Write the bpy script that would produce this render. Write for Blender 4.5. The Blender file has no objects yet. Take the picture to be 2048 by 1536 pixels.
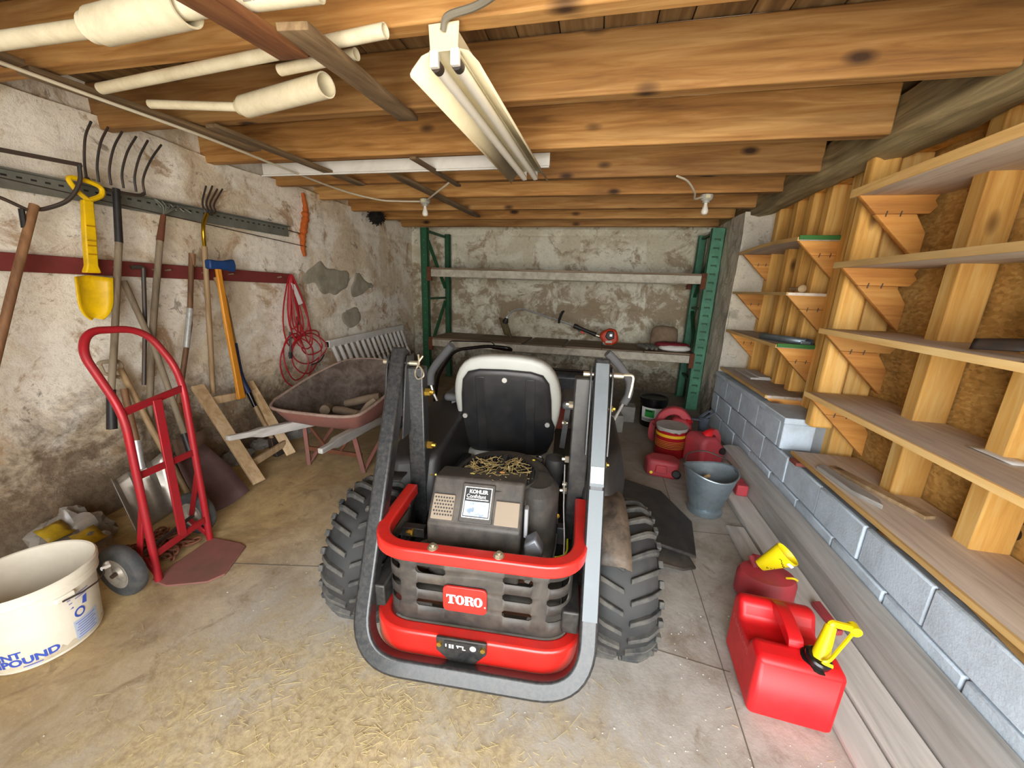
import bpy, bmesh, math, random
from mathutils import Vector, Matrix, noise
random.seed(7)
S = bpy.context.scene
COL = S.collection
PI = math.pi

# ---------------------------------------------------------------- camera
cam_d = bpy.data.cameras.new('camera')
cam = bpy.data.objects.new('camera', cam_d); COL.objects.link(cam)
cam_d.sensor_fit = 'HORIZONTAL'; cam_d.sensor_width = 36.0
cam_d.lens = 755.0 / 2048.0 * 36.0
cam_d.clip_start = 0.02
_r = Vector((0.97564289, 0.21692238, 0.03264411))
_d = Vector((0.08481092, -0.23576319, -0.96810269))
_f = Vector((-0.20230686, 0.94729108, -0.24841807))
_m = Matrix((_r, -_d, -_f)).transposed().to_4x4()
_m.translation = Vector((0, 0, 1.5))
cam.matrix_world = _m
S.camera = cam

# ---------------------------------------------------------------- world, sun, daylight, exposure
W = bpy.data.worlds.new('world'); S.world = W; W.use_nodes = True
bg = W.node_tree.nodes['Background']
bg.inputs['Color'].default_value = (0.80, 0.90, 1.0, 1)
bg.inputs['Strength'].default_value = 3.2
sun_d = bpy.data.lights.new('sun', 'SUN'); sun = bpy.data.objects.new('sun', sun_d); COL.objects.link(sun)
sun_d.energy = 9.0; sun_d.angle = math.radians(1.0); sun_d.color = (1.0, 0.93, 0.80)
sun.rotation_euler = (math.radians(-38), math.radians(22), 0)      # high, from over the roof: lights the yard, not the room
day_d = bpy.data.lights.new('door_daylight', 'AREA'); day = bpy.data.objects.new('door_daylight', day_d); COL.objects.link(day)
day_d.shape = 'RECTANGLE'; day_d.size = 2.9; day_d.size_y = 2.1; day_d.energy = 105; day_d.color = (1.0, 0.97, 0.93)
day.location = (0.4, -1.25, 1.15); day.rotation_euler = (math.radians(90), 0, 0)
S.view_settings.view_transform = 'Standard'; S.view_settings.look = 'None'
S.view_settings.gamma = 1.0; S.view_settings.use_curve_mapping = False
S.view_settings.exposure = 0.70

# ---------------------------------------------------------------- mesh helpers
def V(*a): return Vector(a[0]) if len(a) == 1 else Vector(a)

class MB:
    def __init__(self, T=None):
        self.v = []; self.f = []; self.T = T
    def add(self, vs, fs):
        b = len(self.v)
        for p in vs:
            p = Vector(p)
            self.v.append(self.T @ p if self.T else p)
        for f in fs: self.f.append([i + b for i in f])
        return self
    def box(self, a, b):
        x0, y0, z0 = a; x1, y1, z1 = b
        return self.add([(x0,y0,z0),(x1,y0,z0),(x1,y1,z0),(x0,y1,z0),(x0,y0,z1),(x1,y0,z1),(x1,y1,z1),(x0,y1,z1)],
                 [(0,3,2,1),(4,5,6,7),(0,1,5,4),(1,2,6,5),(2,3,7,6),(3,0,4,7)])
    def bar(self, p, q, w, h, up=(0,0,1), w2=None, h2=None):
        """rectangular bar from p to q: w across, h along up"""
        p = V(p); q = V(q); d = (q - p).normalized(); u = V(up)
        s = d.cross(u)
        if s.length < 1e-4: s = d.cross(V(1,0,0))
        s.normalize(); u = s.cross(d).normalized()
        w2 = w if w2 is None else w2; h2 = h if h2 is None else h2
        vs = []
        for c, ww, hh in ((p, w, h), (q, w2, h2)):
            for a, b in ((-1,-1),(1,-1),(1,1),(-1,1)): vs.append(c + s*a*ww/2 + u*b*hh/2)
        return self.add(vs, [(0,1,2,3),(7,6,5,4),(0,4,5,1),(1,5,6,2),(2,6,7,3),(3,7,4,0)])
    def cyl(self, p, q, r, r2=None, n=12, caps=True):
        p = V(p); q = V(q); r2 = r if r2 is None else r2
        return self.rings([(p, r), (q, r2)], n, caps)
    def rings(self, pr, n=12, caps=True):
        """straight-axis rings: list of (point, radius)"""
        d = (pr[-1][0] - pr[0][0])
        if d.length < 1e-6: d = V(0,0,1)
        d.normalize(); a = d.orthogonal().normalized(); b = d.cross(a)
        vs = []; fs = []
        for c, r in pr:
            for i in range(n):
                t = 2*PI*i/n; vs.append(c + a*math.cos(t)*r + b*math.sin(t)*r)
        for k in range(len(pr)-1):
            for i in range(n):
                j = (i+1) % n; fs.append((k*n+i, k*n+j, (k+1)*n+j, (k+1)*n+i))
        if caps:
            fs.append(tuple(range(n-1,-1,-1))); fs.append(tuple((len(pr)-1)*n+i for i in range(n)))
        return self.add(vs, fs)
    def lathe(self, prof, c=(0,0,0), n=24, axis=(0,0,1), sx=1.0, sy=1.0, ring=False):
        """profile of (radius, height) about axis through c"""
        c = V(c); ax = V(axis).normalized()
        a = ax.orthogonal().normalized() if abs(ax.z) < .99 else V(1,0,0)
        b = ax.cross(a)
        vs = []; fs = []
        for r, h in prof:
            for i in range(n):
                t = 2*PI*i/n; vs.append(c + ax*h + a*math.cos(t)*r*sx + b*math.sin(t)*r*sy)
        for k in range(len(prof)-1):
            for i in range(n):
                j = (i+1) % n; fs.append((k*n+i, k*n+j, (k+1)*n+j, (k+1)*n+i))
        if ring:
            k = len(prof)-1
            for i in range(n):
                j = (i+1) % n; fs.append((k*n+i, k*n+j, j, i))
            return self.add(vs, fs)
        if prof[0][0] > 1e-5: fs.append(tuple(range(n-1,-1,-1)))
        if prof[-1][0] > 1e-5: fs.append(tuple((len(prof)-1)*n+i for i in range(n)))
        return self.add(vs, fs)
    def tube(self, pts, r, n=8, closed=False, rr=None):
        pts = [V(p) for p in pts]; N = len(pts); vs = []; fs = []
        def tan(i):
            if closed: return (pts[(i+1)%N]-pts[i-1]).normalized()
            return (pts[min(i+1,N-1)]-pts[max(i-1,0)]).normalized()
        t = tan(0); a = t.orthogonal().normalized()
        for i in range(N):
            t = tan(i); a = (a - t*a.dot(t)).normalized(); b = t.cross(a)
            ri = rr[i] if rr else r
            for k in range(n):
                w = 2*PI*k/n; vs.append(pts[i] + a*math.cos(w)*ri + b*math.sin(w)*ri)
        for i in range(N if closed else N-1):
            for k in range(n):
                k2 = (k+1)%n; i2 = (i+1)%N
                fs.append((i*n+k, i*n+k2, i2*n+k2, i2*n+k))
        if not closed:
            fs.append(tuple(range(n-1,-1,-1))); fs.append(tuple((N-1)*n+k for k in range(n)))
        return self.add(vs, fs)
    def sweep(self, pts, w, h, up, closed=False):
        """rectangular tube along pts; h measured along 'up' (fixed), w across"""
        pts = [V(p) for p in pts]; N = len(pts); up = V(up).normalized(); vs = []; fs = []
        for i in range(N):
            if closed: t = pts[(i+1)%N]-pts[i-1]
            else: t = pts[min(i+1,N-1)]-pts[max(i-1,0)]
            t.normalize(); s = t.cross(up).normalized()
            if 0 < i < N-1 or closed:
                t0 = (pts[i]-pts[i-1]).normalized(); k = 1/max(.5, abs(t0.dot(t)))
            else: k = 1
            for a, b in ((-1,-1),(1,-1),(1,1),(-1,1)): vs.append(pts[i] + s*a*w/2*k + up*b*h/2)
        for i in range(N if closed else N-1):
            i2 = (i+1)%N
            for k in range(4):
                k2 = (k+1)%4; fs.append((i*4+k, i2*4+k, i2*4+k2, i*4+k2))
        if not closed: fs += [(0,1,2,3), ((N-1)*4+3,(N-1)*4+2,(N-1)*4+1,(N-1)*4)]
        return self.add(vs, fs)
    def prism(self, poly, o, ux, uy, th):
        """extrude 2d polygon; o origin, ux/uy plane axes, thickness along ux x uy"""
        o = V(o); ux = V(ux).normalized(); uy = V(uy).normalized(); nz = ux.cross(uy).normalized()
        n = len(poly)
        vs = [o + ux*x + uy*y - nz*th/2 for x, y in poly] + [o + ux*x + uy*y + nz*th/2 for x, y in poly]
        fs = [tuple(range(n-1,-1,-1)), tuple(range(n, 2*n))] + [(i, (i+1)%n, n+(i+1)%n, n+i) for i in range(n)]
        return self.add(vs, fs)
    def loft(self, secs, caps=True, closed=True):
        """sections: lists of equal length of points"""
        n = len(secs[0]); vs = [p for s in secs for p in s]; fs = []
        for k in range(len(secs)-1):
            for i in range(n if closed else n-1):
                j = (i+1)%n; fs.append((k*n+i, k*n+j, (k+1)*n+j, (k+1)*n+i))
        if caps: fs.append(tuple(range(n-1,-1,-1))); fs.append(tuple((len(secs)-1)*n+i for i in range(n)))
        return self.add(vs, fs)
    def sheet(self, grid):
        """grid of points (rows of equal length), single skin"""
        R = len(grid); C = len(grid[0]); vs = [p for r in grid for p in r]
        fs = [(i*C+j, i*C+j+1, (i+1)*C+j+1, (i+1)*C+j) for i in range(R-1) for j in range(C-1)]
        return self.add(vs, fs)
    def build(self, name, mat, parent=None, smooth=40, bevel=0, seg=2, solid=0, sub=0, world=True, **tags):
        me = bpy.data.meshes.new(name)
        vs = self.v
        if parent is not None and world:
            inv = XF[parent.name].inverted(); vs = [inv @ p for p in vs]
        o = bpy.data.objects.new(name, me); COL.objects.link(o)
        if parent is None and world and vs:
            # origin at the base centre of the object
            xs = [p.x for p in vs]; ys = [p.y for p in vs]; zs = [p.z for p in vs]
            c = Vector(((min(xs)+max(xs))/2, (min(ys)+max(ys))/2, min(zs)))
            if tags.pop('origin', True):
                vs = [p - c for p in vs]; o.location = c
                XF[o.name] = Matrix.Translation(c)
            else: XF[o.name] = Matrix()
        else:
            tags.pop('origin', None)
            XF[o.name] = XF[parent.name].copy() if parent is not None else Matrix()
        me.from_pydata([tuple(p) for p in vs], [], self.f); me.update()
        bm = bmesh.new(); bm.from_mesh(me); bmesh.ops.recalc_face_normals(bm, faces=bm.faces); bm.to_mesh(me); bm.free()
        if mat is not None:
            for m in (mat if isinstance(mat, (list, tuple)) else [mat]): me.materials.append(m)
        if smooth:
            me.shade_smooth(); me.set_sharp_from_angle(angle=math.radians(smooth))
        if parent is not None: o.parent = parent
        if solid:
            m = o.modifiers.new('solid', 'SOLIDIFY'); m.thickness = solid; m.offset = 0
        if bevel:
            m = o.modifiers.new('bevel', 'BEVEL'); m.width = bevel; m.segments = seg; m.limit_method = 'ANGLE'; m.angle_limit = math.radians(35)
            m.use_clamp_overlap = True
            if not smooth: me.shade_smooth()
        if sub:
            m = o.modifiers.new('sub', 'SUBSURF'); m.levels = sub; m.render_levels = sub
        for k, v in tags.items(): o[k] = v
        return o
XF = {}
def thing(name, label, cat, loc=(0,0,0), rotz=0.0, group=None):
    o = bpy.data.objects.new(name, None); COL.objects.link(o)
    o.empty_display_size = .05
    o.location = loc; o.rotation_euler = (0,0,rotz)
    XF[o.name] = Matrix.Translation(Vector(loc)) @ Matrix.Rotation(rotz, 4, 'Z')
    o['label'] = label; o['category'] = cat
    if group: o['group'] = group
    return o
def tag(o, label, cat, group=None):
    o['label'] = label; o['category'] = cat
    if group: o['group'] = group
    return o
def bez(pts, n=8):
    """Catmull-Rom through points"""
    P = [V(p) for p in pts]; P = [P[0]*2-P[1]] + P + [P[-1]*2-P[-2]]; out = []
    for i in range(1, len(P)-2):
        for k in range(n):
            t = k/n; a, b, c, d = P[i-1], P[i], P[i+1], P[i+2]
            out.append(0.5*((2*b)+(c-a)*t+(2*a-5*b+4*c-d)*t*t+(3*b-a-3*c+d)*t**3))
    out.append(P[-2]); return out
def fillet(pts, r, n=6, closed=False):
    P = [V(p) for p in pts]; N = len(P); out = []
    for i in range(N):
        if not closed and i in (0, N-1): out.append(P[i]); continue
        a = (P[i-1]-P[i]); b = (P[(i+1)%N]-P[i]); k = min(r, a.length*.49, b.length*.49)
        A = P[i]+a.normalized()*k; B = P[i]+b.normalized()*k
        for j in range(n+1):
            t = j/n; out.append(A*(1-t)**2 + P[i]*2*t*(1-t) + B*t*t)
    return out
def nz(x, y, z, s=1.0): return noise.noise(Vector((x*s, y*s, z*s)))

# ---------------------------------------------------------------- materials
def lin(h):
    if isinstance(h, str):
        h = h.lstrip('#'); c = [int(h[i:i+2], 16)/255 for i in (0,2,4)]
    else: c = [x/255 for x in h]
    return tuple(x/12.92 if x <= .04045 else ((x+.055)/1.055)**2.4 for x in c) + (1.0,)
class MT:
    def __init__(self, name):
        self.m = bpy.data.materials.new(name); self.m.use_nodes = True
        self.t = self.m.node_tree; self.b = self.t.nodes['Principled BSDF']
        self.co = None
    def n(self, t, **k):
        n = self.t.nodes.new(t)
        for a, v in k.items(): setattr(n, a, v)
        return n
    def l(self, a, b): self.t.links.new(a, b)
    def coord(self, scale=(1,1,1), rnd=True, gen='Object'):
        tc = self.n('ShaderNodeTexCoord'); mp = self.n('ShaderNodeMapping'); mp.inputs['Scale'].default_value = scale
        self.l(tc.outputs[gen], mp.inputs['Vector'])
        if rnd:
            oi = self.n('ShaderNodeObjectInfo'); ml = self.n('ShaderNodeMath', operation='MULTIPLY'); ml.inputs[1].default_value = 37.0
            self.l(oi.outputs['Random'], ml.inputs[0])
            cb = self.n('ShaderNodeCombineXYZ')
            for i in range(3): self.l(ml.outputs[0], cb.inputs[i])
            self.l(cb.outputs[0], mp.inputs['Location'])
        return mp.outputs[0]
    def noise(self, vec, scale, detail=4, rough=.55, dist=0):
        n = self.n('ShaderNodeTexNoise'); n.inputs['Scale'].default_value = scale; n.inputs['Detail'].default_value = detail
        n.inputs['Roughness'].default_value = rough; n.inputs['Distortion'].default_value = dist
        self.l(vec, n.inputs['Vector']); return n.outputs['Fac']
    def ramp(self, fac, stops, interp='LINEAR'):
        r = self.n('ShaderNodeValToRGB'); r.color_ramp.interpolation = interp; e = r.color_ramp.elements
        while len(e) < len(stops): e.new(0.5)
        for i, (p, c) in enumerate(stops):
            e[i].position = p; e[i].color = c if len(c) == 4 else tuple(c)+(1,)
        self.l(fac, r.inputs['Fac']); return r.outputs['Color']
    def mask(self, fac, a, b):
        return self.ramp(fac, [(a, (0,0,0,1)), (b, (1,1,1,1))])
    def mix(self, fac, a, b, mode='MIX'):
        x = self.n('ShaderNodeMix', data_type='RGBA', blend_type=mode)
        for s, v in ((x.inputs['Factor'], fac), (x.inputs[6], a), (x.inputs[7], b)):
            if isinstance(v, (int, float)): s.default_value = v
            elif isinstance(v, tuple): s.default_value = v
            else: self.l(v, s)
        return x.outputs[2]
    def math(self, op, a, b=0.0, clamp=False):
        x = self.n('ShaderNodeMath', operation=op); x.use_clamp = clamp
        for s, v in ((x.inputs[0], a), (x.inputs[1], b)):
            if isinstance(v, (int, float)): s.default_value = v
            else: self.l(v, s)
        return x.outputs[0]
    def col(self, v):
        if isinstance(v, tuple): self.b.inputs['Base Color'].default_value = v
        else: self.l(v, self.b.inputs['Base Color'])
    def rough(self, v):
        if isinstance(v, (int, float)): self.b.inputs['Roughness'].default_value = v
        else: self.l(v, self.b.inputs['Roughness'])
    def bump(self, h, strength=.3, dist=.01):
        b = self.n('ShaderNodeBump'); b.inputs['Strength'].default_value = strength; b.inputs['Distance'].default_value = dist
        self.l(h, b.inputs['Height']); self.l(b.outputs[0], self.b.inputs['Normal'])
    def set(self, **k):
        for a, v in k.items(): self.b.inputs[a].default_value = v
        return self
def wood(name, light, mid, dark, axis='y', rough=.75, knots=True, s=1.0, bump=.25):
    M = MT(name); sc = {'x': (.07,1,1), 'y': (1,.07,1), 'z': (1,1,.07)}[axis]
    v = M.coord(tuple(c*s for c in sc)); g = M.noise(v, 26, 6, .6, .6); g2 = M.noise(v, 4.5, 3, .5, .4)
    f = M.math('ADD', M.math('MULTIPLY', g, .55), M.math('MULTIPLY', g2, .45))
    c = M.ramp(f, [(.30, lin(dark)), (.48, lin(mid)), (.66, lin(light))])
    oi = M.n('ShaderNodeObjectInfo'); br = M.math('MULTIPLY_ADD', oi.outputs['Random'], .45); br.node.inputs[2].default_value = .72
    hs = M.n('ShaderNodeHueSaturation'); M.l(c, hs.inputs['Color']); M.l(br, hs.inputs['Value']); c = hs.outputs[0]
    stn = M.noise(v, 1.6, 6, .65, .5); c = M.mix(M.math('MULTIPLY', M.mask(stn, .50, .68), .55), c, tuple(x*.45 for x in lin(dark)[:3])+(1,))
    if knots:
        vo = M.n('ShaderNodeTexVoronoi'); ks = {'x': (.45,1,1), 'y': (1,.45,1), 'z': (1,1,.45)}[axis]
        vo.inputs['Scale'].default_value = 4.2*s; M.l(M.coord(ks), vo.inputs['Vector'])
        k = M.mask(vo.outputs['Distance'], .06, .15); dk = tuple(x*.35 for x in lin(dark)[:3])+(1,)
        c = M.mix(k, dk, c)
    M.col(c); M.rough(rough); M.bump(g, bump, .004); return M.m
def plain(name, c, rough=.5, metal=0, dirt=None, damt=.5, dscale=6, bump=0, spec=None, coat=0):
    M = MT(name); M.rough(rough); M.set(Metallic=metal)
    if coat: M.set(**{'Coat Weight': coat, 'Coat Roughness': .15})
    v = M.coord()
    if dirt:
        n = M.noise(v, dscale, 8, .72, .3); M.col(M.mix(M.math('MULTIPLY', M.mask(n, .40, .80-.12*damt), min(1.0, .35+.75*damt)), lin(c), lin(dirt)))
        M.rough(M.math('ADD', M.math('MULTIPLY', n, .35), rough-.12, True))
    else:
        n = M.noise(v, 14, 6, .7); M.col(M.mix(M.math('MULTIPLY', n, .35), lin(c), tuple(x*.6 for x in lin(c)[:3])+(1,)))
    if bump: M.bump(M.noise(v, 90, 3), bump, .003)
    return M.m

MAT = {}
# left wall: flaking whitewash over brown parging
def mat_wall(name, base, stain, dark, patch, low_z=.75, zsoft=.5, amt=.5, band=None):
    M = MT(name); v = M.coord(rnd=False, gen='Object')
    big = M.noise(v, 1.3, 6, .62, .8); med = M.noise(v, 3.0, 8, .70, .6); fine = M.noise(v, 24, 5, .75)
    fl = M.noise(v, 7.5, 9, .76, 1.0); grit = M.noise(v, 120, 2, .7)
    sx = M.n('ShaderNodeSeparateXYZ'); M.l(v, sx.inputs[0]); z = sx.outputs['Z']
    c = M.mix(M.math('MULTIPLY', M.mask(big, .46, .56), .9), lin(base), lin(patch))
    sm = med
    if band:      # a horizontal damp band where more of the wash has come off
        bz, bw, ba = band
        k = M.math('SUBTRACT', 1.0, M.math('DIVIDE', M.math('ABSOLUTE', M.math('SUBTRACT', z, bz)), bw), True)
        sm = M.math('ADD', med, M.math('MULTIPLY', k, ba))
    c = M.mix(M.math('MULTIPLY', M.mask(sm, .56-.05*amt, .62), .85), c, lin(stain))
    c = M.mix(M.math('MULTIPLY', M.mask(fl, .60, .65), .7), c, lin(dark))
    c = M.mix(M.math('MULTIPLY', M.mask(M.noise(v, 9, 7, .75, .6), .60, .63), .75), c, lin(base))
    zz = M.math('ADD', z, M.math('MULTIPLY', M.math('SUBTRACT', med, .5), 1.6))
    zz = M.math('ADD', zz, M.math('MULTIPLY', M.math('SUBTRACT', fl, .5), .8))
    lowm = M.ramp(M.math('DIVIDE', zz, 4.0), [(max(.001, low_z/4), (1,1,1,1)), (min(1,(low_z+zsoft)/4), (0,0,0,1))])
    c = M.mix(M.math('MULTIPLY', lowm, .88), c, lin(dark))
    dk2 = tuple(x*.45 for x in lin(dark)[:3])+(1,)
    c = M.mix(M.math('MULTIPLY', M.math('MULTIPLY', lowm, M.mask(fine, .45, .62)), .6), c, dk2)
    c = M.mix(M.math('MULTIPLY', M.mask(fine, .50, .75), .35), c, tuple(x*.6 for x in lin(stain)[:3])+(1,))
    c = M.mix(M.math('MULTIPLY', M.mask(grit, .58, .72), .25), c, dk2)
    # dark hairline seams left by the form boards
    M.col(c); M.rough(.92)
    h = M.math('ADD', M.math('ADD', M.math('MULTIPLY', fl, .9), M.math('MULTIPLY', fine, .45)), M.math('MULTIPLY', grit, .12))
    M.bump(h, .75, .014); return M.m
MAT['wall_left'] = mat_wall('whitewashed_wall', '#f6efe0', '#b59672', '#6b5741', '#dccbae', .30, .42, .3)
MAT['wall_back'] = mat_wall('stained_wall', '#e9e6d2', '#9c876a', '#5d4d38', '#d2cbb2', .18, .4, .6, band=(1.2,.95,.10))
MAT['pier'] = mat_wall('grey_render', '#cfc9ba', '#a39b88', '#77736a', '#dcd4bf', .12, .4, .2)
def mat_floor():
    M = MT('dusty_warm_lit_concrete'); v = M.coord(rnd=False)
    big = M.noise(v, .9, 6, .6, .7); med = M.noise(v, 4, 8, .7, .4); fine = M.noise(v, 40, 5, .7)
    sx = M.n('ShaderNodeSeparateXYZ'); M.l(v, sx.inputs[0])
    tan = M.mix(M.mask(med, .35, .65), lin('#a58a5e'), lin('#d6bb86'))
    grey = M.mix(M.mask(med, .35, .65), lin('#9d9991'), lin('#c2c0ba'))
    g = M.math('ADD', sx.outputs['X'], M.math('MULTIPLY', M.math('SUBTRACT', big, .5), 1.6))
    c = M.mix(M.mask(M.math('MULTIPLY_ADD', g, .25), .02, .22), tan, grey)  # tan at left is dust plus warm bounce light painted into the colour
    st = M.noise(v, 2.2, 7, .7, 1.0); c = M.mix(M.math('MULTIPLY', M.mask(st, .54, .70), .6), c, lin('#66533c'))
    # dry yellow grass dust trodden in behind the mower
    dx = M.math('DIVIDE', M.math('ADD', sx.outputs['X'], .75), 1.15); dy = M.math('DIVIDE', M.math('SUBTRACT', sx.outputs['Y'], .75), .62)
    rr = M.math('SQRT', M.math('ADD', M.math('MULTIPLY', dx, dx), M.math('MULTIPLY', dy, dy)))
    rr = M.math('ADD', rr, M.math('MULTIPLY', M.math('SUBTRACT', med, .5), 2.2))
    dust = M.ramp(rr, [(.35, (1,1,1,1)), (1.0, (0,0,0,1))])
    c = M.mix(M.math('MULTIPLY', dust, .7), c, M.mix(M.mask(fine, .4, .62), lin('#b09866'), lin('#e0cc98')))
    c = M.mix(M.math('MULTIPLY', M.mask(M.noise(v, 5.5, 8, .72, 1.2), .57, .68), .55), c, lin('#6f5a3c'))
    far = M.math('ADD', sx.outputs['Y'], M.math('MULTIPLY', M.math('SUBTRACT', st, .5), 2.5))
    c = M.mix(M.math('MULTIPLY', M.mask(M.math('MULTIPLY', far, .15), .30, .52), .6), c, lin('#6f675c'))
    sp = M.noise(v, 150, 2, .5); c = M.mix(M.math('MULTIPLY', M.mask(sp, .66, .70), .35), c, lin('#d8d4c8'))
    c = M.mix(M.math('MULTIPLY', fine, .35), c, lin('#7a6547'))
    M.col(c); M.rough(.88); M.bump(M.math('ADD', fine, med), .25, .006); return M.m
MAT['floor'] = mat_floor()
MAT['joist'] = wood('joist_pine', '#cda062', '#a5743b', '#65401f', 'x', knots=True, bump=.5)
MAT['deck'] = wood('deck_boards', '#a98a5c', '#7f6039', '#4e3820', 'y', knots=False)
MAT['beam'] = wood('old_sill_beam', '#cdb888', '#978661', '#524632', 'y', knots=False, bump=1.0)
MAT['stud'] = wood('stud_pine', '#fcd68a', '#e8b05a', '#b0742c', 'z')
MAT['bracket'] = wood('bracket_pine', '#e2a85c', '#d29145', '#a9672c', 'x')
MAT['shelf'] = wood('dusty_shelf_board', '#e3d6c6', '#cbbba9', '#a29182', 'y', knots=False)
MAT['shelf_edge'] = wood('shelf_front_edge', '#fbdc9c', '#edc27a', '#c28f4c', 'y', knots=False)
MAT['timber'] = wood('weathered_timber', '#d2cfcb', '#bab7b1', '#918d87', 'y', knots=False, bump=.5)
def mat_osb():
    M = MT('strand_board'); v = M.coord((1,1,1), rnd=False)
    vo = M.n('ShaderNodeTexVoronoi'); vo.inputs['Scale'].default_value = 60; mp = M.n('ShaderNodeMapping'); mp.inputs['Scale'].default_value = (1,.7,1.4)
    nn = M.n('ShaderNodeTexNoise'); nn.inputs['Scale'].default_value = 3; M.l(v, nn.inputs['Vector'])
    mx = M.n('ShaderNodeMix', data_type='RGBA'); mx.inputs[0].default_value = .08; M.l(v, mx.inputs[6]); M.l(nn.outputs['Color'], mx.inputs[7])
    M.l(mx.outputs[2], mp.inputs['Vector']); M.l(mp.outputs[0], vo.inputs['Vector'])
    sp = M.n('ShaderNodeSeparateColor'); M.l(vo.outputs['Color'], sp.inputs[0])
    b = M.noise(v, 3.2, 9, .7)
    f = M.math('ADD', M.math('MULTIPLY', sp.outputs[0], .16), M.math('MULTIPLY', b, .84))
    M.col(M.ramp(f, [(.30, lin('#80602c')), (.5, lin('#b78d4b')), (.68, lin('#d8b26c'))])); M.rough(.8); M.bump(f, .2, .004); return M.m
MAT['osb'] = mat_osb()
MAT['block'] = plain('painted_block', '#d0e0ee', .85, dirt='#a3adb6', damt=.6, dscale=5, bump=.5)
MAT['mortar_smear'] = plain('grey_mortar_smear', '#a39c8a', .95, dirt='#7d7767', damt=.6, dscale=9, bump=.6)
MAT['mortar'] = plain('mortar', '#8f979e', .95, dirt='#6b6b68', damt=.6, bump=.4)
# ================================================================ SETTING
XL, YB, XP, XO = -3.05, 6.05, 1.42, 1.82        # left wall, back wall, concrete pier face, strand board
def st(o, **k):
    o['kind'] = 'structure'
    for a, v in k.items(): o[a] = v
    return o
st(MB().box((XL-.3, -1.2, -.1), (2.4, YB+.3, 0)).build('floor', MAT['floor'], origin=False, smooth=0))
# walls with real relief
def wall_grid(u0, u1, v0, v1, nu, nv, fn):
    return [[fn(u0+(u1-u0)*i/nu, v0+(v1-v0)*j/nv) for i in range(nu+1)] for j in range(nv+1)]
def relief(a, b, s=1.0):
    return .020*nz(a, b, s, 1.3) + .012*nz(a, b, s+9, 4.5) + .006*nz(a, b, s+4, 13)
def left_pt(y, z):
    foot = max(0, .42-z-.25*nz(y, 0, 3, 1.6))              # rubble foot creeping out of the wall
    d = relief(y, z, 2) + foot*.32*(.6+.7*nz(y, z, 8, 3.1)) + .05*max(0, nz(y, z, 1, 2.5))*max(0, .9-z)
    # form-board joint
    for zj in (.55, 1.12, 2.13):
        if abs(z+.02*nz(y, zj, 0, 2)-zj) < .018: d -= .010
    top = 2.40 + .035*nz(y, 7, 0, 1.2)
    return Vector((XL + d, y, min(z, top)))
m = MB(); m.sheet(wall_grid(-1.2, YB+.1, -.02, 2.6, 260, 110, left_pt))
m.box((XL-.3, -1.2, -.02), (XL-.04, YB+.1, 2.6))
st(m.build('wall_left', MAT['wall_left'], origin=False, smooth=60))
# grey mortar smears trowelled over the cord end of the red board
def smear(cy, cz, ry, rz, seed):
    g = []
    for j in range(22):
        row = []
        for i in range(30):
            y = cy+ry*(i/29*2-1); z = cz+rz*(j/21*2-1)
            r = math.hypot((y-cy)/ry, (z-cz)/rz)+.55*nz(y, z, seed, 5)
            p = left_pt(y, z); p.x += .012 if r < .72 else .012-.06*min(1, (r-.72)*2.2); row.append(p)
        g.append(row)
    return g
wl = bpy.data.objects['wall_left']
for a in ((3.95,1.52,.42,.20,3), (4.55,1.45,.30,.16,9), (4.35,1.05,.22,.16,5)):
    MB().sheet(smear(*a)).build('mortar_smear', MAT['mortar_smear'], wl, smooth=60)
def back_pt(x, z):
    d = relief(x, z, 5)*1.2 + .09*max(0, .5-z)*(.5+nz(x, z, 8, 3))
    for zj in (1.22, 1.78, 2.28):
        if abs(z+.03*nz(x, zj, 0, 1.5)-zj) < .016: d -= .014
    # two cracks
    for cx, z0, z1, sl in ((-1.72, 1.95, 2.45, .22), (.62, 1.72, 2.42, .1)):
        if z0 < z < z1 and abs(x-(cx+sl*(z1-z)+.05*nz(z, cx, 0, 6))) < .013: d -= .025
    return Vector((x, YB - d, z))
m = MB(); m.sheet(wall_grid(XL-.05, 1.6, -.02, 2.36, 280, 130, back_pt))
m.box((XL-.1, YB+.04, -.02), (2.4, YB+.3, 2.6))
st(m.build('wall_back', MAT['wall_back'], origin=False, smooth=60))
# right: concrete pier at the back, then block base and framed wall
def pier_pt(y, z):
    d = relief(y, z, 11) + .10*max(0, .45-z)*(.5+nz(y, z, 2, 3))
    return Vector((XP - d, y, z))
m = MB(); m.sheet(wall_grid(4.62, YB+.05, -.02, 2.33, 70, 110, pier_pt))
def pier_end(x, z):
    return Vector((x, 4.62 + .12*(x-XP) - relief(x, z, 21)*1.3, z))
m.sheet(wall_grid(XP-.01, 2.2, -.02, 2.33, 40, 110, pier_end))
m.box((XP+.05, 4.68, -.02), (2.3, YB+.2, 2.33))
st(m.build('wall_right_pier', MAT['pier'], origin=False, smooth=60))
ro = MB().box((XO, -1.2, .38), (XO+.05, 4.62, 2.62)).build('wall_right', MAT['osb'], origin=False, smooth=0); st(ro)
for y in (.38, .87, 1.36, 1.86, 2.33, 2.92, 3.30, 3.62, 3.88, 4.14, 4.5):
    MB().box((1.665, y-.045, .40), (1.815, y+.045, 2.33)).build('stud', MAT['stud'], ro, bevel=.008)
MB().box((1.66, -1.2, 2.33), (1.815, 4.6, 2.42)).build('top_plate', MAT['stud'], ro, bevel=.006)
MB().box((1.50, 2.835, .63), (1.64, 2.925, 2.31)).build('post', MAT['stud'], ro, bevel=.02)
MB().box((1.655, 2.99, .63), (1.80, 3.08, 2.31)).build('stud', MAT['stud'], ro, bevel=.012)
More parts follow.
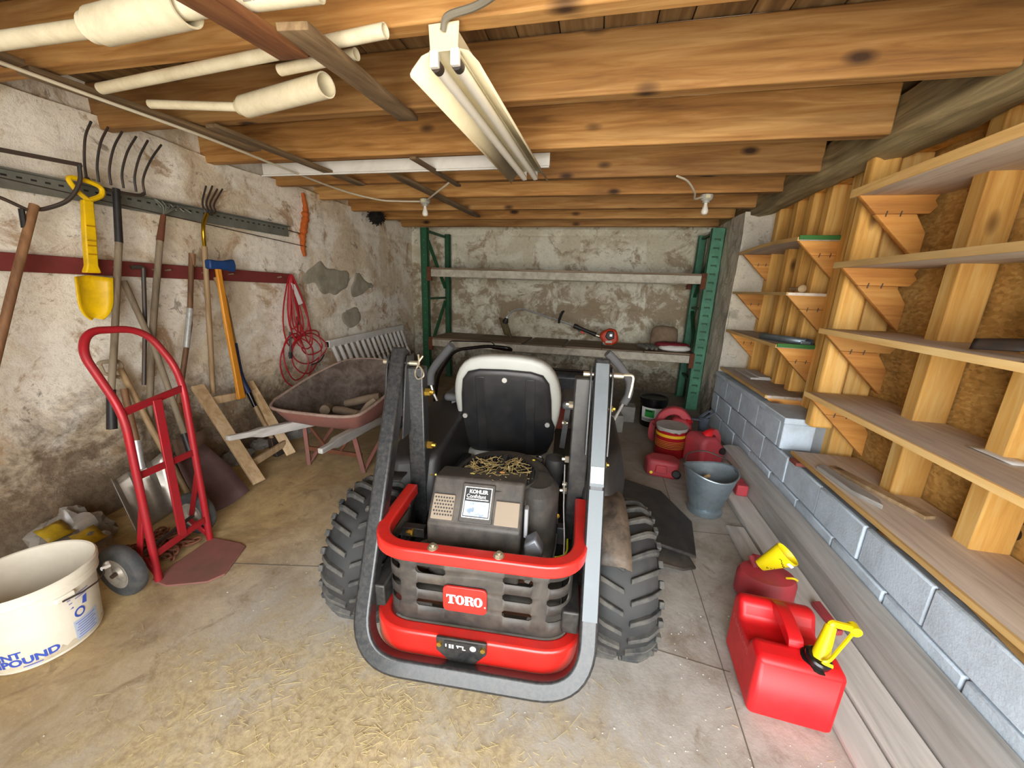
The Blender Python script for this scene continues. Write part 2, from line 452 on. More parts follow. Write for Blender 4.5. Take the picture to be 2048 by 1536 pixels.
# block base wall, every block a piece
wb = MB().box((1.415, -1.2, 0), (1.86, 4.60, .405)).box((1.415, 2.955, .39), (1.86, 4.60, .60)).build('wall_right_base', MAT['mortar'], origin=False, smooth=0); st(wb)
blk = None
for row, (y0, y1) in enumerate(((-1.2, 4.62), (-1.2, 4.62), (2.945, 4.62))):
    y = y1
    if row == 1: y = y1 - .2; L0 = .2
    first = row == 1
    yy = y1
    while yy > y0 + .02:
        L = .2 if (first and row == 1) else .405
        first = False
        a = max(y0, yy - L + .008)
        o = MB().box((1.398 + random.uniform(-.003,.003), a, row*.205+.004), (1.60, yy, row*.205+.198)).build('block', MAT['block'], wb, bevel=.008)
        yy -= L
MB().box((1.385, 2.93, .61), (1.83, 4.61, .655)).build('cap_slab', MAT['block'], wb, bevel=.006)
# ceiling: deck boards over joists
ce = MB().box((XL-.3, -1.2, 2.635), (2.4, YB+.3, 2.70)).build('ceiling', MAT['deck'], origin=False, smooth=0); st(ce)
x = XL - .05
while x < 2.3:
    w = random.choice((.14, .17, .19, .22))
    MB().box((x, -1.2, 2.602+random.uniform(0,.006)), (x+w-.006, YB+.2, 2.632)).build('deck_board', MAT['deck'], ce, smooth=0)
    x += w
JY = (.22, .84, 1.42, 2.0, 2.66, 3.33, 3.90, 4.48, 5.10, 5.70)
for i, y in enumerate(JY):
    z0 = 2.35 + random.uniform(-.008, .008)
    MB().box((XL-.05, y, z0), (1.455, y+.072, 2.60)).build('joist', MAT['joist'], ce, bevel=.008)
# rough-hewn sill beam carrying the joist ends
secs = []
for k in range(150):
    y = -1.2 + k*(YB+1.1)/149
    if y > 5.9: break
    ring = []
    for (px, pz) in ((1.46, 2.31), (1.55, 2.285), (1.66, 2.31), (1.67, 2.42), (1.66, 2.55), (1.55, 2.57), (1.465, 2.55), (1.455, 2.43)):
        ring.append((px + .03*nz(y*1.7, px*9, pz*9) + .012*nz(y*7, px*9, pz*9), y, pz + .028*nz(y*1.5, px*7, pz*8+5) + .012*nz(y*6, px*9, pz*7)))
    secs.append(ring)
MB().loft(secs).build('support_beam', MAT['beam'], ce, smooth=50)
MB().box((1.66, -1.2, 2.42), (1.72, 4.6, 2.60)).build('blocking', MAT['stud'], ce, bevel=.004)
# unseen front wall around the open doorway, left side widened to dim the ceiling
lettering_later = True
fw = MB().box((XL-.3, -1.2, -.02), (XL+.25, -1.05, 2.7)).box((XL-.3, -1.2, -.02), (-1.05, -1.05, 2.7)).box((1.85, -1.2, -.02), (2.4, -1.05, 2.7)).box((XL-.3, -1.2, 2.36), (2.4, -1.05, 2.7)).build('wall_front', MAT['pier'], origin=False, smooth=0); st(fw)
yard = MB().box((-14, -16, -.16), (14, -1.2, -.03)).build('floor_yard', plain('gravel_yard', '#c9b48c', .95, dirt='#a58f66', damt=.6, dscale=3), origin=False, smooth=0); st(yard)
# ================================================================ lettering helper
def text_geo(s, size=1.0, bold=0.0, res=3):
    cu = bpy.data.curves.new('t', 'FONT'); cu.body = s; cu.size = size; cu.offset = bold; cu.resolution_u = res
    to = bpy.data.objects.new('t', cu); COL.objects.link(to)
    dg = bpy.context.evaluated_depsgraph_get(); me = bpy.data.meshes.new_from_object(to.evaluated_get(dg))
    vs = [v.co.copy() for v in me.vertices]; fs = [list(p.vertices) for p in me.polygons]
    bpy.data.objects.remove(to); bpy.data.curves.remove(cu); bpy.data.meshes.remove(me)
    return vs, fs
def lettering(name, s, mat, parent, fn, size, bold=0.0, center=False):
    vs, fs = text_geo(s, size, bold)
    if not vs: return None
    if center:
        mx = (min(v.x for v in vs)+max(v.x for v in vs))/2; my = (min(v.y for v in vs)+max(v.y for v in vs))/2
        for v in vs: v.x -= mx; v.y -= my
    m = MB(); m.add([fn(v.x, v.y) for v in vs], fs)
    return m.build(name, mat, parent, smooth=0)
# ---------------------------------------------------------------- shared object materials
K = {}
K['red_plastic'] = plain('red_plastic', '#d8141c', .38, dirt='#9a2a2a', damt=.35, dscale=4)
K['old_red'] = plain('faded_red_plastic', '#b83a42', .55, dirt='#7c4448', damt=.6, dscale=7)
K['deep_red'] = plain('red_paint_can', '#a8161f', .4, dirt='#6d2026', damt=.5)
K['yellow'] = plain('yellow_plastic', '#f1d90f', .4)
K['yellow_toy'] = plain('scuffed_yellow_plastic', '#f0c400', .4, dirt='#9f7d1c', damt=.35, dscale=9)
K['black'] = plain('black_plastic', '#1b1b1d', .45, dirt='#35322e', damt=.4)
K['black_gloss'] = plain('black_gloss', '#101012', .25)
K['galv'] = plain('galvanised_steel', '#9fb0ba', .38, metal=.75, dirt='#6d7a80', damt=.5, dscale=9)
K['galv_in'] = plain('dusty_galvanised_steel', '#7d8a92', .6, metal=.3, dirt='#5d5f5e', damt=.7, dscale=5)
K['steel'] = plain('bright_steel', '#d2d4d4', .35, metal=.6, dirt='#77706a', damt=.4)
K['dark_steel'] = plain('dark_steel', '#4b4a48', .5, metal=.6, dirt='#6a4a33', damt=.5)
K['rust'] = plain('rusty_steel', '#7a4a33', .85, metal=.2, dirt='#4d3021', damt=.7, bump=.4)
K['brass'] = plain('brass_zinc', '#c9a94c', .35, metal=.9)
K['zinc'] = plain('zinc_bolt', '#cfc9b4', .35, metal=.85)
K['white'] = plain('white_plastic', '#e8e6e0', .45, dirt='#b9b2a2', damt=.25, dscale=5)
K['pvc'] = plain('pvc', '#ece3c6', .45, dirt='#b09c74', damt=.35, dscale=6)
K['green_rack'] = plain('green_rack_paint', '#4f8f70', .5, dirt='#2c4a38', damt=.45, dscale=5)
K['green_dark'] = plain('dark_green_rack_paint', '#1f5a38', .5, dirt='#1c3626', damt=.5, dscale=5)
K['rack_beam'] = plain('chipped_white_beam', '#c9c4b2', .6, dirt='#6e5a42', damt=.55, dscale=7)
K['green_trim'] = plain('green_trim', '#3e7a35', .6)
K['ply'] = wood('dirty_plywood', '#a08c74', '#7f6b55', '#5c4a38', 'x', knots=False)
K['handle'] = wood('worn_ash', '#c7ab83', '#a98a60', '#7e6142', 'z', knots=False, rough=.6)
K['handle_grey'] = wood('grey_ash', '#a79880', '#8b7b64', '#645643', 'z', knots=False, rough=.7)
K['handle_dark'] = wood('dark_handle', '#96704d', '#7a5638', '#523825', 'z', knots=False, rough=.6)
K['handle_orange'] = wood('varnished_hickory', '#dc9a36', '#c98222', '#94591a', 'z', knots=False, rough=.35)
K['frame_wood'] = wood('pale_lumber', '#e0c8a4', '#c9aa80', '#9b7a52', 'z', rough=.7)
K['lath'] = wood('grey_brown_lath', '#a28a68', '#7d6547', '#53412c', 'y', knots=False, rough=.85, bump=.5)
K['red_wood'] = wood('reddish_board', '#b07a4a', '#8a5632', '#5c3721', 'y', knots=False)
K['paper_white'] = plain('label_white', '#e9e9e6', .6)
K['blue_print'] = plain('blue_print', '#3a55b8', .6)
K['pale_blue'] = plain('pale_blue_print', '#b9c6dc', .6)
K['green_print'] = plain('green_print', '#2fa64a', .6)
K['card'] = plain('cardboard', '#b58f55', .85, dirt='#8c6a3a', damt=.5, dscale=4)
K['cloth_brown'] = plain('brown_paper', '#8b7660', .9, dirt='#63523f', damt=.6, dscale=8, bump=.4)
K['grey_stone'] = plain('grey_concrete', '#8f8d88', .95, dirt='#6c6964', damt=.6, bump=.6)
K['rubber'] = plain('tyre_rubber', '#3a3d40', .75, dirt='#6b675e', damt=.5, dscale=9)
K['cable'] = plain('white_cable', '#d9d0b8', .55)

# ================================================================ BUILT-IN SHELVES, RIGHT WALL
def bracket(parent, yb, z, th=.038, tip=1.41, deep=True):
    p1 = [(tip, z), (1.795, z), (1.78, z-.03), (1.80, z-.06), (1.77, z-.10), (tip+.10, z-.10)]
    p2 = [(tip+.10, z-.101), (tip+.30, z-.101), (tip+.365, z-.20), (tip+.365, z-.36)]
    if not deep: p2 = [(tip+.10, z-.101), (tip+.28, z-.101), (tip+.28, z-.30)]
    MB().prism(p1, (0, yb, 0), (1,0,0), (0,0,1), th).build('bracket_top', MAT['bracket'], parent, bevel=.004, smooth=0)
    MB().prism(p2, (0, yb, 0), (1,0,0), (0,0,1), th).build('bracket_brace', MAT['bracket'], parent, bevel=.004, smooth=0)
    for dx in (.15, .22): MB().cyl((tip+dx, yb-.022, z-.115), (tip+dx+.004, yb-.022, z-.085), .003, n=6).build('nail', K['dark_steel'], parent)
def shelf_board(parent, y0, y1, zt, th, x0=1.40, x1=1.81, edge=True, sag=0.0):
    n = 12; secs = []
    for i in range(n+1):
        t = i/n; y = y0+(y1-y0)*t; dz = -sag*math.sin(PI*t)
        j = .004*nz(y*3, zt*5, 0)
        secs.append([(x0+.012, y, zt-th+dz), (x1, y, zt-th+dz), (x1, y, zt+dz), (x0+.012, y, zt+dz)])
    MB().loft(secs).build('board', MAT['shelf'], parent, bevel=.002, smooth=0)
    secs = [[(x0+.006*nz(y*6, zt*9, 1), y, a-th-.001), (x0+.0125, y, a-th-.001), (x0+.0125, y, a+.001), (x0+.006*nz(y*6, zt*9, 1), y, a+.001)] for y, a in [(y0+(y1-y0)*i/24, zt-sag*math.sin(PI*i/24)) for i in range(25)]]
    MB().loft(secs).build('front_edge', MAT['shelf_edge'], parent, smooth=0)
names = ('topmost long wall shelf, thick rough-edged board just under the sill beam', 'second long wall shelf from the top, yellow edge seen nearly level',
         'long wall shelf carrying the dark curved blade', 'long empty dusty wall shelf, second from the bottom', 'lowest long wall shelf resting over the grey block ledge')
for i, (zt, th) in enumerate(((2.115, .042), (1.71, .032), (1.31, .03), (.89, .028), (.462, .022))):
    t = thing('wall_shelf', names[i], 'shelf', (1.6, 1.0, zt-th), 0, 'long shelves on the framed wall')
    shelf_board(t, -1.0, 2.80, zt, th, sag=0)
    if i < 4: bracket(t, 2.745, zt-th)
names = ('short upper corner shelf with a green near edge, beside the concrete pier', 'middle short corner shelf with a round wooden knob on it',
         'short corner shelf holding the metal channel', 'lowest short corner shelf with grey boards, set on the block wall')
for i, (zt, th) in enumerate(((1.925, .025), (1.53, .022), (1.13, .024), (.715, .024))):
    t = thing('corner_shelf', names[i], 'shelf', (1.6, 3.9, zt-th), 0, 'short shelves in the corner')
    shelf_board(t, 3.34, 4.56, zt, th, sag=-.02 if i == 0 else .0)
    if i < 3:
        bracket(t, 3.36, zt-th); bracket(t, 4.48, zt-th)
    else:
        MB().prism([(1.41, zt-th), (1.80, zt-th), (1.80, zt-th-.075), (1.50, zt-th-.075)], (0, 3.36, 0), (1,0,0), (0,0,1), .038).build('bracket_top', MAT['bracket'], t, bevel=.003)
    if i in (0, 2): MB().box((1.405, 3.325, zt-.018), (1.70, 3.339, zt+.012)).build('green_edging', K['green_trim'], t, bevel=.002, label='green painted edge strip')
# things on the shelves
m = MB(); m.lathe([(.001,0),(.022,.002),(.03,.014),(.03,.024),(.02,.034),(.001,.036)], (1.515, 3.40, 1.56), 16, axis=(0,-1,.0)); m.cyl((1.515,3.41,1.56),(1.515,3.56,1.56),.014)
tag(m.build('wooden_knob', K['handle']), 'round pale wooden knob lying on the middle corner shelf', 'knob')
t = thing('metal_channel', 'ribbed grey sheet metal channel lying on the corner shelf', 'metal channel', (1.60, 3.6, 1.131))
prof = [(-.06,0),(-.06,.045),(-.045,.06),(.0,.06),(.02,.05),(.05,.05),(.06,.035),(.06,0)]
cd = V(.19,-.34,0).normalized(); cs = V(cd.y,-cd.x,0); g = [[V(1.46,3.75,1.133)+cd*u*.40-cs*x*.8+V(0,0,z*.8) for x, z in prof] for u in (0,1)]
MB().sheet(g).build('channel', K['galv'], t, solid=.003, smooth=30)
MB().box((1.585, 3.375, 1.131), (1.655, 3.385, 1.165)).build('end_flange', K['galv'], t, bevel=.004)
for k, (a, b, c, d, lab) in enumerate((((1.50,3.95,.716),(1.70,4.40,.735),'','', 'wide grey board lying on the lowest corner shelf'), ((1.56,3.93,.736),(1.66,4.28,.75),'','','narrow grey board on top of the wide one on the corner shelf'))):
    tag(MB().box(a, b).build('loose_board', MAT['timber'], bevel=.003), lab, 'board', 'loose boards on the shelves')
t = thing('curved_blade', 'long dark curved metal blade lying on a long wall shelf', 'blade', (1.60, 1.70, 1.311))
pts = [(1.47,1.86,1.332),(1.52,1.76,1.345),(1.60,1.66,1.352),(1.64,1.50,1.35),(1.66,1.25,1.345)]
C1 = bez(pts, 6); g = []
for i, p in enumerate(C1):
    w = .075*math.sin(min(1, i/len(C1)*1.6+.03)*PI/2)+.004
    g.append([p+V(-w*.5,-w*.2,-.012), p+V(0,0,.012), p+V(w*.5,w*.25,.03)])
MB().sheet(g).build('blade', K['dark_steel'], t, solid=.006, smooth=60)
MB().cyl((1.55,1.52,1.311),(1.55,1.52,1.345),.006).build('bolt', K['zinc'], t)
tag(MB().lathe([(.001,0),(.055,0),(.06,.004),(.001,.006)], (1.49,1.58,1.311), 20, sx=1.4, sy=.6).build('dark_disc', K['dark_steel']), 'flat oval dark metal plate under the curved blade', 'plate')
tag(MB().prism([(0,0),(.05,.035),(.11,-.37),(.085,-.44),(.02,-.30)], (1.42,2.52,.4755), (1,0,0), (0,1,0), .025).build('scrap_board', MAT['timber'], bevel=.003), 'split grey board lying on the lowest long shelf', 'board', 'loose boards on the shelves')
tag(MB().bar((1.52,2.56,.4725),(1.68,2.04,.4725),.06,.019).build('scrap_board', K['frame_wood'], bevel=.002), 'yellowish thin strip beside the split grey board on the lowest shelf', 'board', 'loose boards on the shelves')
tag(MB().sheet([[(1.62+.03*i, 1.93-.05*j, .893+.008*nz(i*2,j*3,1)+.004) for j in range(5)] for i in range(4)]).build('paper_scrap', K['paper_white'], solid=.001), 'crumpled white paper scrap on a dusty shelf', 'paper')
o = MB().box((1.37, 2.64, .412), (1.50, 2.74, .438)).build('brick_piece', plain('red_brick','#8a4a3c',.9,dirt='#5f3a32',damt=.5,bump=.5), bevel=.006); tag(o, 'reddish brick fragment wedged under the lowest shelf', 'brick')
g = [[(1.415+.03*math.sin(i*.6), 1.95-i*.11, .412+.003*i*0) , (1.44+.05*math.sin(i*.35), 1.95-i*.11, .437)] for i in range(26)]
MB_c = MB().sheet(g); tag(MB_c.build('cardboard_strip', K['card'], solid=.004), 'long brown cardboard strip tucked under the lowest shelf', 'cardboard')
# ================================================================ TIMBERS ON THE FLOOR
secs = []
for k in range(40):
    y = -.9 + k*(3.62+.9)/39
    w = lambda a: .006*nz(y*1.2, a, 3)
    secs.append([(1.235+w(1), y, .001), (1.388, y, .001), (1.388, y, .150+w(2)), (1.30+w(5), y, .152+w(3)), (1.252+w(4), y, .138+w(4))])
tag(MB().loft(secs).build('timber', MAT['timber'], smooth=30), 'long weathered grey timber lying against the block wall', 'timber')
tag(MB().box((1.075, -.9, .001), (1.228, 3.05, .032)).build('plank', MAT['timber'], bevel=.005), 'grey plank on the floor right beside the heavy timber', 'plank', 'planks along the block wall')
tag(MB().box((.955, -.9, .001), (1.068, 2.46, .022)).build('plank', MAT['timber'], bevel=.005), 'outer thin grey plank on the floor, nearest the gas can', 'plank', 'planks along the block wall')
tag(MB().box((1.14, 2.86, .033), (1.22, 3.0, .12)).build('rusty_bracket', K['old_red'], bevel=.01), 'small faded red block beside the galvanised bucket', 'block')
tag(MB().prism([(0,0),(.04,.012),(.05,-.16),(.02,-.17)], (1.15,1.82,.047), (1,0,0), (0,1,0), .025).build('red_wedge', K['old_red'], bevel=.004), 'faded red wooden wedge by the timber behind the jerry can', 'wedge')
# ================================================================ BIG RED JERRY CAN
jr = thing('jerry_can', 'large bright red plastic jerry can with yellow spout, nearest the camera', 'gas can', (.81, 1.375, 0), math.radians(-3))
body = [(-.158,0),(.155,0),(.155,.255),(.135,.29),(.085,.292),(.055,.222),(-.045,.222),(-.068,.268),(-.15,.26),(-.158,.24)]
MB().prism([(y, z) for y, z in body], (0,0,.0), (0,1,0), (0,0,1), .272).build('body', K['red_plastic'], jr, bevel=.026, seg=4, smooth=50, world=False)
MB().sweep(bez([(.005,.12,.268),(.005,.07,.288),(.005,0,.285),(.005,-.06,.272),(.005,-.075,.25)],5), .048, .042, (0,-.1,1)).build('handle', K['red_plastic'], jr, bevel=.016, seg=3, world=False)
sp = MB(); sp.lathe([(.048,0),(.048,.012),(.04,.016),(.04,.034),(.034,.04),(.001,.04)], (.055,-.105,.25), 20, axis=(.1,-.25,1)); sp.build('collar', K['black_gloss'], jr, world=False)
sp = MB(); sp.cyl((.058,-.115,.275),(.098,-.06,.375),.027,.017,14); so = sp.build('spout', K['yellow'], jr, world=False)
MB().tube(fillet([(.096,-.062,.37),(.10,-.058,.385),(.175,-.045,.372)],.01), .013, 8).lathe([(.001,-.018),(.018,-.016),(.018,.016),(.001,.018)], (.175,-.045,.37), 14, axis=(0,1,0)).build('spout_cap', K['yellow'], so, world=False)
MB().tube(bez([(.175,-.05,.365),(.12,-.10,.335),(.07,-.145,.31),(.05,-.15,.30),(.075,-.16,.30)],5), .006, 6).build('cap_strap', K['yellow'], so, world=False)
def side_map(x, y): return (-.1375, .085-x, .115+y)
lettering('embossed_lettering', '6 GALLONS', plain('worn_red_letters','#ea5f63',.45), jr, lambda x, y: XF[jr.name] @ V(-.1378, .115-x, .175+y), .036, .0004)
for k, (dy, dz, r) in enumerate(((0,0,.016),(.012,-.022,.01))):
    pass
# ================================================================ RED CAN WITH YELLOW FUNNEL
c2 = thing('metal_gas_can', 'old round red metal gas can with a yellow funnel, behind the big jerry can', 'gas can', (.945, 1.845, .022))
MB().lathe([(.001,0),(.125,0),(.133,.01),(.133,.11),(.12,.135),(.05,.15),(.001,.15)], (.945,1.845,.022), 28, sy=.75).build('body', K['old_red'], c2)
MB().bar((.90,1.93,.185),(1.05,1.90,.185),.006,.022).bar((.905,1.93,.16),(.905,1.93,.185),.006,.012).bar((1.04,1.905,.16),(1.04,1.905,.185),.006,.012).build('handle', K['old_red'], c2, bevel=.002)
MB().cyl((.90,1.86,.165),(.885,1.90,.20),.018,.015).build('cap', K['old_red'], c2)
fn = thing('funnel', 'yellow plastic funnel with black handwriting, lying on the round red can', 'funnel', (.95, 1.80, .175))
fp = Matrix.Translation((.945,1.80,.275)) @ Matrix.Rotation(math.radians(38), 4, 'Y') @ Matrix.Rotation(math.radians(14), 4, 'X')
MB(fp).lathe([(.03,-.085),(.062,.045),(.063,.06),(.059,.06),(.05,.03),(.026,-.08)], (0,0,0), 20, sx=1.0, sy=.72).build('cone', K['yellow'], fn)
K['ink'] = plain('black_ink','#1a1a18',.6)
for k, pts in enumerate(([(-.028,.028),(-.020,.033),(-.012,.026)], [(-.008,.026),(-.002,.018),(.006,.022)], [(.008,.018),(.016,.010),(.024,.014),(.028,.006)], [(-.004,-.05),(.001,-.058),(.005,-.05)], [(.010,-.045),(.013,-.041)], [(.018,-.03),(.022,-.034)])):
    q = []
    for x, y in pts:
        r = (.03+.032*((y+.085)/.13)); q.append((x, -.72*math.sqrt(max(0, r*r-x*x))-.0012, y))
    MB(fp).tube(q, .0014, 5).build('pen_stroke', K['ink'], fn)
MB(fp).box((.006,-.0475,.036),(.034,-.041,.050)).build('sticker', K['paper_white'], fn)
MB().tube(bez([(.99,1.77,.20),(1.01,1.755,.215),(1.03,1.76,.205),(1.04,1.775,.19)],4), .005, 6).build('drip_tie', K['yellow'], fn)
# ================================================================ GALVANISED BUCKET
gb = thing('galvanised_bucket', 'galvanised ash bucket with fluted sides and wire handle', 'bucket', (.865, 2.63, 0))
def gprof(n=48):
    prof = [(.098,0,0),(.105,.006,0),(.108,.035,1),(.092,.045,1),(.098,.06,1),(.125,.16,1),(.158,.275,.2),(.162,.30,0)]
    secs = []
    for r, h, fl in prof:
        ring = []
        for i in range(n):
            a = 2*PI*i/n; rr = r*(1+.014*fl*(1 if i%2 else -1))
            zz = h + (.035*math.cos(a-.3)**2 if h > .25 else 0)
            ring.append((.865+rr*math.cos(a)*(1.05), 2.63+rr*math.sin(a), zz))
        secs.append(ring)
    return secs
sec = gprof(); inn = [[(.865+(x-.865)*.965, 2.63+(y-2.63)*.965, z) for x, y, z in s] for s in sec[::-1]]
inn = inn[:-3] + [[(.865+(x-.865)*.9, 2.63+(y-2.63)*.9, .05) for x, y, z in inn[-4]]]
m = MB(); m.loft(sec, caps=False); m.f.append(list(range(47,-1,-1))); m.build('body', K['galv'], gb, smooth=25)
m = MB(); m.loft(inn, caps=False); m.f.append([(len(inn)-1)*48+i for i in range(48)]); m.build('inside', K['galv_in'], gb, smooth=60)
MB().tube([(x, y, z+.003) for x, y, z in sec[-1]], .006, 6, closed=True).build('rim', K['galv'], gb)
MB().tube(bez([(.70,2.66,.315),(.74,2.78,.36),(.87,2.83,.375),(1.0,2.76,.35),(1.035,2.62,.315)],6), .0055, 6).build('handle', K['dark_steel'], gb)
MB().lathe([(.001,0),(.012,.001),(.012,.004),(.001,.006)], (.87,2.497,.26), 8, axis=(0,-1,0)).build('rivet', K['zinc'], gb)
tag(MB().tube(bez([(.845,2.605,.07),(.825,2.64,.19),(.845,2.67,.235),(.88,2.69,.25)],6), .014, 8, rr=None).build('bent_stick', K['handle']), 'bent wooden stick standing inside the galvanised bucket', 'stick')
# ================================================================ CANS IN THE CORNER
def can_body(p, name, polyyz, wid, mat, bev=.03):
    return MB().prism(polyyz, (0,0,0), (1,0,0), (0,0,1), wid).build(name, mat, p, bevel=bev, seg=4, smooth=50, world=False)
g1 = thing('gas_can', 'tall faded red plastic gas can with side and top grips, behind the paint can', 'gas can', (.83, 3.86, 0), math.radians(-12))
# body with two grip holes modelled as a C-shaped outline plus grips
can_body(g1, 'body', [(-.12,0),(.19,0),(.19,.24),(.12,.30),(.02,.31),(-.02,.26),(-.10,.20)], .20, K['old_red'], .035)
MB().sweep(bez([(-.11,0,.19),(-.165,0,.20),(-.175,0,.12),(-.165,0,.05),(-.11,0,.04)],5), .06, .05, (0,1,0)).build('side_grip', K['old_red'], g1, bevel=.012, world=False)
MB().sweep(bez([(-.13,0,.19),(-.09,0,.30),(-.02,0,.355),(.07,0,.355),(.15,0,.28)],6), .075, .09, (0,1,0)).build('top_grip', K['old_red'], g1, bevel=.014, world=False)
MB().lathe([(.035,0),(.035,.03),(.03,.034),(.001,.034)], (.15,-.03,.27), 16, axis=(.3,-.2,1)).build('cap', K['deep_red'], g1, world=False)
pc = thing('paint_can', 'round red paint can with yellow band and grey dusty lid', 'paint can', (.785, 3.60, 0))
MB().lathe([(.001,0),(.13,0),(.135,.006),(.135,.27),(.14,.28),(.14,.29),(.001,.286)], (.785,3.60,0), 30).build('body', K['deep_red'], pc)
MB().lathe([(.1365,.205),(.1365,.232)], (.785,3.60,0), 30).build('yellow_band', plain('ochre_band','#e3b21c',.5), pc)
n = 30
m = MB(); m.lathe([(.1375,.262),(.143,.285),(.142,.294),(.12,.292),(.001,.292)], (.785,3.60,0), 30)
for i in range(30):
    a = m.v[i]; a.z -= .016*max(0, nz(i*.6, 3, 1)*2)
m.f = m.f[1:] if len(m.f[0]) == 30 else m.f
m.build('lid', plain('dusty_lid','#a9a6a0',.7,dirt='#7d7973',damt=.5), pc, smooth=30)
for k in range(5):
    MB().lathe([(.1362,.10+k*.016),(.1362,.105+k*.016)], (.785,3.60,0), 60).build('print_line', plain('gold_print','#b8862a',.6) if k == 0 else bpy.data.materials['gold_print'], pc)
g2 = thing('gas_can', 'slanted faded red gas can with a cone spout, behind the galvanised bucket', 'gas can', (1.055, 3.50, 0), math.radians(35))
can_body(g2, 'body', [(-.14,0),(.15,0),(.15,.16),(.03,.27),(-.08,.29),(-.14,.25)], .22, K['old_red'], .04)
MB().rings([(V(-.03,-.03,.27), .05), (V(-.005,-.05,.315), .03), (V(.01,-.055,.33), .006)], 14).build('spout', K['red_plastic'], g2, world=False)
MB().sweep(bez([(.03,0,.26),(.09,0,.29),(.15,0,.22),(.165,0,.13)],5), .05, .045, (0,1,0)).build('handle', K['old_red'], g2, bevel=.012, world=False)
MB().lathe([(.03,0),(.03,.025),(.001,.025)], (.09,-.11,.14), 14, axis=(0,-1,.3)).build('cap', K['black'], g2, world=False)
g3 = thing('gas_can', 'small faded red gas can lying flat with black cap and yellow button', 'gas can', (.645, 3.15, 0), math.radians(-8))
MB().prism([(-.14,.01),(-.10,-.09),(.13,-.09),(.145,.03),(.10,.10),(-.08,.10)], (0,0,.075), (1,0,0), (0,1,0), .15).build('body', K['old_red'], g3, bevel=.03, seg=4, world=False)
MB().prism([(-.05,-.04),(.05,-.04),(.04,.03),(-.04,.03)], (0,-.092,.085), (1,0,0), (0,0,1), .02).build('grip_panel', K['old_red'], g3, bevel=.008, world=False)
MB().lathe([(.034,0),(.034,.03),(.026,.034),(.024,.02),(.001,.02)], (.115,-.09,.06), 18, axis=(.15,-1,.25)).build('cap', K['black'], g3, world=False)
MB().lathe([(.013,0),(.012,.008),(.001,.009)], (-.075,-.088,.04), 12, axis=(0,-1,.2)).build('vent_button', K['yellow'], g3, world=False)
bb = thing('black_bucket', 'black plastic pail with green and white label by the rack', 'pail', (.73, 4.42, 0))
MB().lathe([(.001,0),(.125,0),(.13,.01),(.142,.26),(.152,.265),(.152,.31),(.158,.315),(.158,.335),(.148,.338),(.14,.325),(.001,.322)], (.73,4.42,0), 32).build('pail', K['black_gloss'], bb)
def pmap(u, z, dr=.0015): r = .13+.0485*z+dr; return (.73+r*math.sin(u), 4.42-r*math.cos(u), z)
def patch(p, name, mat, u0, u1, z0, z1, fn, n=12):
    return MB().sheet([[fn(u0+(u1-u0)*i/n, z) for i in range(n+1)] for z in (z0, z1)]).build(name, mat, p)
patch(bb, 'label', K['paper_white'], -1.1, .9, .07, .235, pmap)
patch(bb, 'label_print', K['green_print'], -.75, .0, .125, .215, lambda u, z: pmap(u, z, .003))
patch(bb, 'label_band', plain('grey_print','#9aa19c',.6), -1.08, .85, .075, .11, lambda u, z: pmap(u, z, .003))
patch(bb, 'label_bar', K['black'], -.7, -.15, .19, .205, lambda u, z: pmap(u, z, .0045))
for k, (x, y, z, r, lab) in enumerate(((.28,4.12,0,8,'grey concrete block standing on the floor behind the mower'), (.45,4.50,0,-4,'grey concrete block further back beside the black pail'))):
    t = MB(Matrix.Translation((x,y,z)) @ Matrix.Rotation(math.radians(r),4,'Z')).box((-.095,-.10,0),(.095,.10,.19)).build('concrete_block', K['grey_stone'], bevel=.012); tag(t, lab, 'block')
m = MB(); random.seed(3)
m.bar((1.12,3.98,.28),(1.22,4.06,.33),.02,.012).bar((1.14,3.94,.27),(1.26,4.00,.34),.016,.012).sheet([[(1.02+.03*i, 3.9+.03*j, .27+.012*nz(i,j,2)) for j in range(4)] for i in range(5)])
m.cyl((1.16,3.98,0),(1.16,3.98,.28),.03,.05)
tag(m.build('rag_bundle', plain('blue_grey_rag','#5d6674',.8,dirt='#3c4047',damt=.5), solid=.004), 'blue grey tool bundle propped behind the red cans', 'tool')
# ================================================================ PALLET RACK
rk = thing('pallet_rack', 'green pallet rack with chipped white beams along the back wall', 'rack', (-.56, 5.55, 0))
def upright(x, y, w, mat, slots=False):
    MB().box((x-w/2, y, 0), (x+w/2, y+.012, 2.26)).box((x-w/2, y, 0), (x-w/2+.01, y+.07, 2.26)).box((x+w/2-.01, y, 0), (x+w/2, y+.07, 2.26)).box((x-w/2-.02, y-.02, 0), (x+w/2+.02, y+.09, .006)).build('upright', mat, rk, bevel=.003)
    if slots:
        for k in range(41):
            z = .18+k*.05
            if k % 2: MB().prism([(-.035,-.008),(.02,-.008),(.02,-.016),(.035,-.016),(.035,.012),(-.035,.012)], (x, y-.0015, z), (1,0,0), (0,0,1), .004).build('slot', K['green_dark'], rk, smooth=0)
    elif y < 5.5:
        for k in range(20): MB().cyl((x, y-.002, .2+k*.1), (x, y+.002, .2+k*.1), .007, n=8).build('rivet', K['green_rack'], rk, smooth=0)
upright(-2.44, 5.20, .105, K['green_dark']); upright(1.335, 5.20, .15, K['green_rack'], True)
upright(-2.36, 5.86, .08, K['green_dark']); upright(1.32, 5.86, .10, K['green_rack'])
